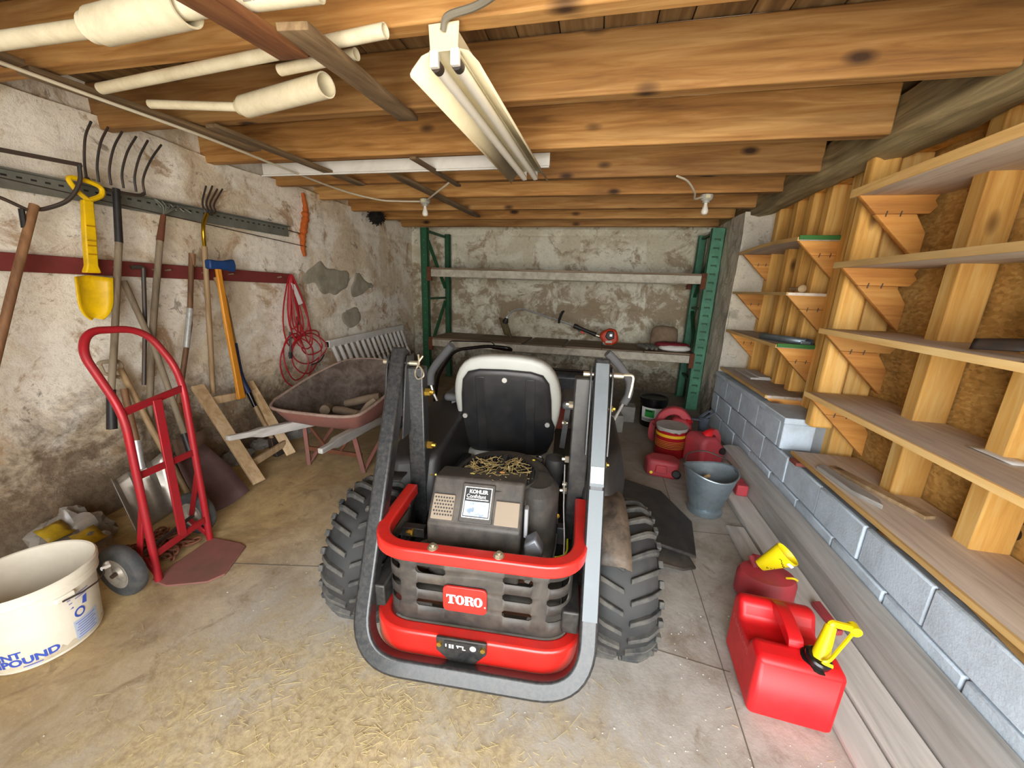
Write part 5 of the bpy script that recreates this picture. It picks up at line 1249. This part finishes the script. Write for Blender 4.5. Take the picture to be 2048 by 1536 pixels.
# crumpled plastic bag with yellow print
def crumple(c, a, b, h, seed, n=26, m_=12, amp=.25):
    secs = []
    for j in range(m_+1):
        v = j/m_; ph = v*PI/2; row = []
        for i in range(n):
            th = 2*PI*i/n; x = math.cos(th)*math.cos(ph); y = math.sin(th)*math.cos(ph); z = math.sin(ph)
            k = 1+amp*noise.noise(Vector((x*2.3+seed, y*2.3, z*2.3)))*1.6+amp*.7*abs(noise.noise(Vector((x*6+seed, y*6, z*6))))
            row.append((c[0]+a*x*k, c[1]+b*y*k, max(c[2], c[2]+h*z*k)))
        secs.append(row)
    return secs
t = thing('plastic_bag', 'crumpled grey plastic bag with yellow print by the left wall', 'bag', (-2.78, 1.33, 0))
K['bag'] = plain('grey_plastic_film', '#a39d93', .22, dirt='#5d5850', damt=.7, dscale=7)
MB().loft(crumple((-2.76,1.26,.002),.13,.16,.20,3)).build('film', K['bag'], t, smooth=25)
MB().loft(crumple((-2.58,1.24,.002),.08,.09,.12,8)).build('film_fold', K['bag'], t, smooth=25)
for (x, y, z, a) in ((-2.72,1.14,.18,.2),(-2.60,1.20,.13,.9)):
    MB().sheet([[(x+.03*i+.006*nz(i,j,4), y+.035*j-.02, z+.03-.018*i+.02*nz(i*1.3,j*1.3,7)) for i in range(4)] for j in range(4)]).build('yellow_print', plain('yellow_film','#c9a81e',.4,dirt='#6b5a20',damt=.4,dscale=14) if a < .5 else bpy.data.materials['yellow_film'], t, solid=.002)
t = tag(MB().loft(crumple((-2.78,.76,.0),.09,.12,.09,15,amp=.4)).build('debris_heap', plain('dark_debris','#4b4238',.9,dirt='#2f2a24',damt=.5,bump=.5), smooth=20), 'dark heap of leaves and dirt at the foot of the left wall', 'debris')
random.seed(31)
for k, (x, y, r, lab) in enumerate(((-2.88,1.72,.09,'rough stone at the wall foot under the aluminium shovel'),(-2.86,2.38,.10,'rough stone at the wall foot behind the lumber frame'),(-2.84,2.98,.11,'large rough stone at the wall foot beside the wheelbarrow'),(-2.92,2.66,.07,'small rough stone between frame and wheelbarrow'))):
    tag(MB().loft(crumple((x,y,-.01),r,r*1.3,r*1.1,40+k*7,n=16,m_=7,amp=.35)).build('rubble_stone', K['grey_stone'], smooth=25), lab, 'stone', 'loose stones along the wall')
# ================================================================ WHITE BUCKET
t = thing('compound_bucket', 'white joint compound bucket with blue lettering at the left edge', 'bucket', (-2.14, .83, 0))
bc = (-2.14,.83,0)
def brad(z): return .163+.062*z
prof = [(.150,.0),(.160,.006),(brad(.03),.03),(brad(.27),.27),(.192,.272),(.193,.295),(.188,.298),(.188,.305),(.197,.31),(.198,.333),(.192,.34),(.185,.337),(.180,.30),(.155,.02),(.001,.018)]
MB().lathe(prof, bc, 48).build('pail', plain('white_pail','#e3ddcd',.5,dirt='#bdb29a',damt=.25,dscale=4), t, smooth=35)
MB().lathe([(.001,.09),(.12,.088),(.166,.085),(.166,.02),(.001,.02)], bc, 32).build('dried_residue', plain('dried_compound','#cfc4ac',.9,dirt='#6e5d48',damt=.35,dscale=9), t)
def bmap(u, z, dr=.0016): r = brad(z)+dr; return Vector((bc[0]+r*math.sin(u), bc[1]-r*math.cos(u), z))
# u=0 faces -y; the camera sees u around 0.6..2.2
def bprint(name, s, u0, z0, size, mat, bold=0, slant=0): return lettering(name, s, mat, t, lambda x, y: bmap(u0+(x+slant*y)/.172, z0+y), size, bold)
bprint('lettering', 'JOINT', .16, .075, .040, K['blue_print'], .0012)
bprint('lettering', 'COMPOUND', -.17, .040, .044, K['blue_print'], .0016)
patch(t, 'print_line', K['blue_print'], .75, 1.05, .027, .031, bmap); patch(t, 'print_line', K['pale_blue'], .80, 1.02, .018, .023, bmap)
patch(t, 'label_panel', K['pale_blue'], 1.62, 2.18, .03, .12, bmap)
for k in range(7): patch(t, 'print_line', K['blue_print'], 1.65+.02*(k%3), 2.10-.06*(k%2), .038+k*.0115, .0405+k*.0115, lambda u, z: bmap(u, z, .0026))
MB().add([bmap(1.62,.185), bmap(1.95,.172), bmap(1.98,.21), bmap(1.86,.205)], [(0,1,2,3)]).build('print_trowel', K['blue_print'], t)
MB().sheet([[bmap(1.78+.11*r*math.cos(a), .150+.022*r*math.sin(a)) for a in [2*PI*i/18 for i in range(19)]] for r in (.65,1)]).build('print_emblem', K['blue_print'], t)
K['violet'] = plain('violet_print','#8a86bd',.6)
for z0, u0, u1 in ((.232,1.72,2.05),(.216,1.74,1.98),(.224,1.60,1.66),(.207,1.62,1.68)):
    patch(t, 'print_line', K['violet'], u0, u1, z0, z0+.005, bmap)
MB().box((bc[0]+.172,bc[1]-.03,.245),(bc[0]+.196,bc[1]+.03,.27)).build('ear', bpy.data.materials['white_pail'], t, bevel=.006)
ha = [bmap(1.50+.28*i, .252-.004*i, .022+.012*math.sin(i*.8)) for i in range(5)]
MB().tube(ha, .0035, 6).build('wire_handle', K['dark_steel'], t)
MB().tube([ha[-1]+V(-.01,.02,.004), ha[-1]+V(.01,.012,0), ha[-1]+V(.012,-.012,.004)], .009, 8).build('handle_grip', K['white'], t)
# ================================================================ WHEELBARROW
t = thing('wheelbarrow', 'old rusty pink wheelbarrow with weathered wooden handles', 'wheelbarrow', (-1.95, 2.6, 0))
K['wbrust'] = plain('rusty_pink_tray', '#8f5a50', .8, dirt='#6b5a50', damt=.6, dscale=6, bump=.3)
K['wbin'] = plain('cement_caked_tray', '#4a3c34', .9, dirt='#8d8378', damt=.45, dscale=8, bump=.5)
rimp = [(-2.36,2.33,.60),(-2.28,2.22,.575),(-2.0,2.20,.57),(-1.66,2.22,.575),(-1.57,2.34,.60),(-1.56,2.75,.69),(-1.66,3.06,.775),(-1.95,3.14,.80),(-2.24,3.06,.785),(-2.36,2.75,.70)]
rimc = bez(rimp+[rimp[0]], 5)[:-1]
cen = Vector((-1.95,2.60,.40)); n = len(rimc)
bot = [Vector((-1.95+(p.x+1.95)*.60, 2.62+(p.y-2.66)*.52, .40)) for p in rimc]
secs_o = [[p for p in bot], [p.lerp(q,.5)+V((q.x+1.95)*.06,(q.y-2.6)*.04,-.03) for p, q in zip(bot, rimc)], rimc]
MB().loft([secs_o[0], secs_o[1], secs_o[2]], caps=False).add([p for p in bot], [tuple(range(n-1,-1,-1))]).build('tray', K['wbrust'], t, smooth=60)
ins = [[p+V(0,0,.012)+(cen-p)*.02 for p in s] for s in secs_o]
MB().loft(ins, caps=False).add([p for p in ins[0]], [tuple(range(n))]).build('tray_inside', K['wbin'], t, smooth=60)
MB().tube(rimc, .012, 8, closed=True).build('rim', plain('rusty_rim','#9b8578',.7,dirt='#6d4a3c',damt=.5,dscale=20), t)
for x0, x1 in ((-2.30,-2.06),(-1.60,-1.84)):
    MB().loft([[(x+(-w),y,z-h),(x+w,y,z-h),(x+w,y,z+h),(x-w,y,z+h)] for x, y, z, w, h in ((x0,1.86,.475,.018,.018),(x0+(x1-x0)*.12,2.0,.455,.02,.02),(x0+(x1-x0)*.2,2.06,.445,.028,.034),(x1*.6+x0*.4,2.62,.37,.028,.036),(x1,3.42,.22,.022,.03))]).build('handle', MAT['timber'], t, bevel=.008)
for x in (-2.24,-1.73):
    MB().bar((x+(.02 if x < -2 else -.06),2.44,.41),(x,2.47,.004),.03,.035).build('leg', K['wbrust'], t, bevel=.004)
    MB().bar((x*.96-.05 if x < -2 else x*1.03-.0,2.46,.37),(-1.985+(-.06 if x < -2 else .06),2.47,.17),.02,.02).build('leg_brace', K['rust'], t, bevel=.003)
    MB().bar((x,2.47,.02),(x*.97-.02,2.92,.36),.03,.012).build('leg_strut', K['wbrust'], t, bevel=.003)
MB().bar((-2.24,2.465,.16),(-1.74,2.475,.15),.02,.035).build('cross_bar', K['rust'], t, bevel=.003)
MB().bar((-2.22,2.44,.40),(-1.76,2.44,.395),.03,.018).build('cross_bar', K['rack_beam'], t, bevel=.003)
w = MB().lathe([(.10,-.035),(.15,-.045),(.19,-.03),(.20,0),(.19,.03),(.15,.045),(.10,.035)], (-1.95,3.42,.201), 28, axis=(1,0,0), ring=True).build('wheel', K['rubber'], t)
MB().lathe([(.001,-.05),(.10,-.03),(.10,.03),(.001,.05)], (-1.95,3.42,.201), 18, axis=(1,0,0)).build('hub', K['rust'], w)
random.seed(4)
for k, (a, b_, r, lab) in enumerate((((-1.98,2.52,.50),(-1.70,2.42,.52),.032,'pale cut log end pointing at the camera in the wheelbarrow'),((-2.02,2.70,.49),(-1.74,2.78,.56),.035,'round branch lying across the back of the wheelbarrow'),((-1.67,2.33,.52),(-1.62,2.50,.62),.022,'short branch standing at the wheelbarrow right corner'),((-2.10,2.60,.48),(-2.05,2.48,.50),.04,'stubby log in the middle of the wheelbarrow'))):
    a = V(a); b_ = V(b_)
    o = MB().rings([(a, r*.95),(a.lerp(b_,.3)+V(.006,.004,.004), r),(a.lerp(b_,.7)+V(-.005,0,.005), r*.96),(b_, r)], 12).build('firewood_log', plain('grey_bark','#8b7a66',.9,dirt='#5f5040',damt=.5,bump=.5) if k == 0 else bpy.data.materials['grey_bark'], smooth=50)
    tag(o, lab, 'log', 'logs in the wheelbarrow')
# ================================================================ UNDER THE CEILING
# hanging shop light
t = thing('shop_light', 'hanging twin-tube fluorescent shop light with cream reflector, unlit', 'light', (-.55, 2.12, 2.19), math.radians(-2))
K['cream'] = plain('cream_enamel', '#eadfbe', .4, dirt='#c9b68a', damt=.3, dscale=4)
K['tube'] = plain('fluorescent_tube', '#f4efe2', .25)
L2 = .70
MB().box((-.045,-L2,.075),(.045,L2,.135)).build('housing', K['cream'], t, bevel=.004, world=False)
for s in (-1,1):
    g = [[(s*.045,y,.078),(s*.085,y,.066),(s*.122,y,.030),(s*.130,y,.018),(s*.127,y,.008)] for y in (-L2,L2)]
    MB().sheet(g).build('reflector_wing', K['cream'], t, solid=.003, smooth=30, world=False)
    tb = MB().cyl((s*.038,-L2+.03,.040),(s*.038,L2-.015,.040),.019,n=16).build('tube', K['tube'], t, world=False)
    MB().cyl((s*.038,-L2+.012,.040),(s*.038,-L2+.04,.040),.0198,n=16).build('tube_cap', K['dark_steel'], tb, world=False)
    MB().box((s*.038-.016,-L2-.008,.028),(s*.038+.016,-L2+.012,.078)).build('lamp_holder', K['white'], t, bevel=.004, world=False)
    MB().box((s*.038-.016,L2-.014,.028),(s*.038+.016,L2+.004,.078)).build('lamp_holder', K['white'], t, bevel=.004, world=False)
MB().prism([(-.05,.07),(.05,.07),(.055,.15),(-.055,.15)], (0,-L2-.004,0), (1,0,0), (0,0,1), .006).build('end_plate', K['cream'], t, bevel=.002, world=False)
MB().tube(bez([(.0,-L2+.02,.13),(-.006,-L2+.015,.165),(.0,-L2+.01,.175),(.006,-L2+.015,.165),(.0,-L2+.02,.13)],4), .0025, 6).build('hanger_loop', K['zinc'], t, world=False)
MB().tube(bez([(0,-L2+.012,.172),(.008,-L2+.012,.185),(0,-L2+.012,.195),(0,-L2+.012,.215)],4), .003, 6).build('hook', K['zinc'], t, world=False)
MB().tube(bez([(0,L2-.06,.135),(0,L2-.06,.17)],4), .003, 6).build('hanger_loop', K['zinc'], t, world=False)
tag(MB().tube(bez([(-.575,1.41,2.315),(-.55,1.39,2.34),(-.45,1.37,2.345),(-.36,1.32,2.345),(-.22,1.20,2.345),(-.05,.95,2.345)],6), .011, 8).build('lamp_cord', plain('grey_cord','#7c7668',.7)), 'grey power cord rising from the shop light end', 'cord')
# white trim strip tucked between the joists
m = MB(); m.loft([[(x,2.905,2.405),(x,2.893,2.405),(x,2.893,2.325),(x,2.875,2.318),(x,2.875,2.308),(x,2.905,2.312)] for x in (-2.76,-.405)])
tag(m.build('white_trim_strip', K['white'], smooth=20), 'long white plastic trim strip resting across laths below the joists', 'trim strip')
# laths and boards nailed under the joists
def lath(a, b_, w, h, mat, label, name='lath'):
    a = V(a); b_ = V(b_); n_ = 10; secs = []
    d = (b_-a).normalized(); s = d.cross(V(0,0,1)).normalized(); u = s.cross(d)
    for i in range(n_+1):
        p = a.lerp(b_, i/n_); j = .006*nz(p.x*5,p.y*5,1); k = 1+.10*nz(p.x*3,p.y*4,5)
        k = k*(.45 if i in (0,n_) and name == 'broken_lath' else 1)
        secs.append([p-s*w/2*k-u*h/2, p+s*w/2*k-u*h/2, p+s*w/2*k+u*h/2, p-s*w/2*k+u*h/2])
    return tag(MB().loft(secs).build(name, mat, bevel=.003, smooth=0), label, 'lath', 'laths under the joists')
lath((-1.09,.80,2.195),(-1.10,1.345,2.256),.115,.03,K['red_wood'], 'reddish board slung under the joists at the top edge')
lath((-.955,1.17,2.23),(-1.045,2.08,2.335),.105,.022,K['lath'], 'weathered grey board crossing in front of the thin white pipe')
lath((-2.46,-.6,2.335),(-2.46,1.36,2.335),.13,.022,K['lath'], 'wide grey lath with the white cable, at the left picture edge')
lath((-2.45,1.375,2.322),(-2.33,2.40,2.336),.11,.022,K['lath'], 'wide lath with the white cable beneath it, between thin pipe and left wall')
lath((-2.19,1.97,2.318),(-2.13,3.30,2.336),.075,.02,K['lath'], 'tapering lath running back to the left end of the white trim strip')
lath((-1.665,2.96,2.334),(-1.53,4.85,2.336),.09,.024,K['lath'], 'splintered lath ending by the left bulb', 'broken_lath')
lath((-1.262,2.55,2.30),(-1.256,3.40,2.335),.045,.018,K['lath'], 'narrow lath in front of the white trim strip')
# pvc pipes
def pipe(name, label, parts, cat='pipe'):
    t = thing(name, label, cat, V(parts[0][1]))
    t['group'] = 'plastic pipes stored under the joists'
    for nm, a, b_, r, openend in parts:
        a = V(a); b_ = V(b_); d = (b_-a).normalized()
        m = MB(); m.rings([(a, r), (b_, r)], 24, caps=False)
        if openend:
            m.rings([(b_, r), (b_, r*.88)], 24, caps=False) if False else None
            m.rings([(b_-d*.14, r*.88), (b_, r*.88)], 24, caps=False)
            nb = len(m.v); 
            for i in range(24): m.f.append([24+i, 24+(i+1)%24, 72+(i+1)%24, 72+i])
            m.f.append([48+i for i in range(24)])
        else: m.f.append([24+i for i in range(24)])
        m.f.append([i for i in range(23,-1,-1)])
        m.build(nm, K['pvc'], t, smooth=40)
    return t
t = pipe('pvc_pipe', 'thick white plastic pipe with a wide socket at the top left corner', [('pipe', (-2.30,1.145,2.275), (-1.66,1.145,2.275), .026, False), ('shoulder', (-1.69,1.145,2.275), (-1.64,1.143,2.275), .042, False), ('socket', (-1.65,1.143,2.275), (-1.27,1.12,2.278), .051, True)])
t = pipe('pvc_pipe', 'thick white plastic pipe with printed text at the top edge, entering the wide socket', [('pipe', (-1.38,1.12,2.281), (-.84,1.15,2.296), .033, True)])
K['ink_grey'] = plain('grey_ink','#9a968a',.6)
for x0, x1, a in ((-1.06,-1.035,.75),(-1.03,-1.024,.75),(-.985,-.960,.80),(-.955,-.93,.80),(-.925,-.91,.82),(-.905,-.90,.82)):
    q = [V(x, 1.12+(x+1.38)*.0556-.0336*math.cos(a), 2.281+(x+1.38)*.0278-.0336*math.sin(a)) for x in (x0, x1)]
    MB().tube(q, .0022, 5).build('print_mark', K['ink_grey'], t)
pipe('pvc_pipe', 'long thin white plastic pipe crossing behind the grey board', [('pipe', (-2.30,1.547,2.318), (-.77,1.385,2.318), .022, True)])
pipe('pvc_pipe', 'short thin white pipe end just below the long thin pipe', [('pipe', (-1.33,1.54,2.318), (-.95,1.49,2.318), .020, True)])
t = pipe('pvc_pipe', 'thin white pipe ending in a fat white socket, lowest of the pipes', [('pipe', (-2.22,1.69,2.31), (-1.72,1.73,2.285), .019, False), ('shoulder', (-1.735,1.73,2.285), (-1.685,1.715,2.28), .032, False), ('socket', (-1.69,1.715,2.28), (-1.15,1.575,2.27), .045, True)])
# bulbs
def bulb(x, y, z, lab):
    t = thing('ceiling_bulb', lab, 'light bulb', (x, y, z-.16), 0, 'bare bulbs under the joists')
    MB().lathe([(.052,0),(.052,-.03),(.04,-.045),(.03,-.05),(.03,-.065),(.001,-.065)], (x,y,z), 20).build('lampholder', plain('porcelain','#b9b7ac',.5,dirt='#7d7a70',damt=.4) if 'porcelain' not in bpy.data.materials else bpy.data.materials['porcelain'], t)
    MB().lathe([(.014,-.06),(.015,-.085),(.022,-.105),(.030,-.128),(.030,-.142),(.022,-.158),(.001,-.166)], (x,y,z), 18).build('bulb', K['tube'], t)
    MB().box((x-.02,y-.058,z-.035),(x+.02,y-.05,z-.005)).build('cover_plate', plain('beige_plate','#d8cfa8',.5) if 'beige_plate' not in bpy.data.materials else bpy.data.materials['beige_plate'], t, bevel=.003)
bulb(-1.82,3.93,2.345,'bare bulb in a lampholder at the left, by the splintered lath'); bulb(.865,3.93,2.345,'bare bulb in a lampholder at the right, near the sill beam')
tag(MB().tube(bez([(-2.50,.2,2.312),(-2.43,1.0,2.304),(-2.36,1.5,2.290),(-2.33,2.05,2.294),(-2.40,2.75,2.314),(-2.44,3.45,2.33),(-2.27,3.80,2.32),(-2.10,3.90,2.325),(-1.86,3.93,2.325)],8), .008, 8).build('power_cable', K['cable']), 'white cable running along the lath to the left bulb', 'cable')
tag(MB().tube(bez([(-1.79,3.90,2.325),(-1.60,3.62,2.308),(-1.45,3.45,2.318),(-1.30,3.30,2.34)],8), .008, 8).build('power_cable', K['cable']), 'short white cable leading from the left bulb to the narrow lath', 'cable')
tag(MB().tube(bez([(.50,3.30,2.343),(.60,3.42,2.335),(.70,3.62,2.30),(.74,3.78,2.285),(.82,3.88,2.32)],8), .008, 8).build('power_cable', K['cable']), 'short curled white cable leading to the right bulb', 'cable')
ro['label'] = ''
del ro['label']
lettering('stamp', 'B', plain('brown_stamp','#3a2a14',.8), ro, lambda x, y: V(1.8185, 1.862-x, .60+y), .07, .004)
MB().lathe([(.028,0),(.034,.0004),(.034,.0008),(.028,.0008)], (1.8188,1.845,.555), 20, axis=(-1,0,0)).build('stamp_ring', bpy.data.materials['brown_stamp'], ro)
# ================================================================ FLOOR LITTER
random.seed(77)
m = MB()
for i in range(1700):
    if random.random() < .8:
        x = random.gauss(-.70,.45); y = random.gauss(.86,.19)
    else: x = random.uniform(-1.8,1.0); y = random.uniform(.5,3.0)
    if y < .3 or x > .9 or (y > 1.25 and x > -1.1): continue
    mx_, my_ = (x+.39)*math.cos(.0785)+(y-1.42)*math.sin(.0785), -(x+.39)*math.sin(.0785)+(y-1.42)*math.cos(.0785)
    if abs(my_) < .2 and (.41 < mx_ < .72 or -.66 < mx_ < -.35): continue          # under the tyres
    if math.hypot(x+2.14,y-.83) < .22 or math.hypot(x-.865,y-2.63) < .16 or (x < -1.7 and 1.0 < y < 1.62) or (.62 < x and 1.15 < y < 1.6) or (.1 < x and 1.75 < y < 2.7): continue
    a = random.uniform(0,PI); L = random.uniform(.004,.016) if random.random() < .9 else random.uniform(.02,.04)
    d = Vector((math.cos(a),math.sin(a),random.uniform(-.05,.10)))*L; p = Vector((x,y,.003+random.random()*.004))
    m.bar(p-d, p+d, .0011, .0007)
tag(m.build('straw_litter', plain('straw','#d6c389',.9,dirt='#8f7f4e',damt=.7,dscale=4), smooth=0, kind='stuff', origin=False), 'dry grass clippings strewn over the floor behind the mower', 'straw')
m = MB()
for i in range(330):
    x = random.uniform(.35,1.05) if i % 5 else random.uniform(-1.7,.2); y = random.uniform(.5,1.7)
    if (.6 < x and 1.15 < y < 1.62) or x > .94 or abs(x-.15) < .25 and 1.15 < y < 1.75 or math.hypot(x+2.14,y-.83) < .22: continue
    s = random.choice((.0008,.0012,.0016,.002,.003)); m.box((x-s,y-s*.7,.001),(x+s,y+s*.7,.001+s*.6))
tag(m.build('paint_chips', plain('pale_chips','#e8e5dc',.8), smooth=0, kind='stuff', origin=False), 'small pale chips scattered on the concrete near the jerry can', 'chips')
# saw-cut slab joints in the floor
fl = bpy.data.objects['floor']
for a, b_ in (((.62,.3),(.66,3.2)), ((.05,1.45),(.66,1.38)), ((-1.95,1.35),(-1.0,1.55)), ((.66,2.35),(1.0,2.38))):
    MB().bar((a[0],a[1],.0008),(b_[0],b_[1],.0008),.004,.002).build('slab_joint', plain('dark_joint','#6f675b',.95) if 'dark_joint' not in bpy.data.materials else bpy.data.materials['dark_joint'], fl)
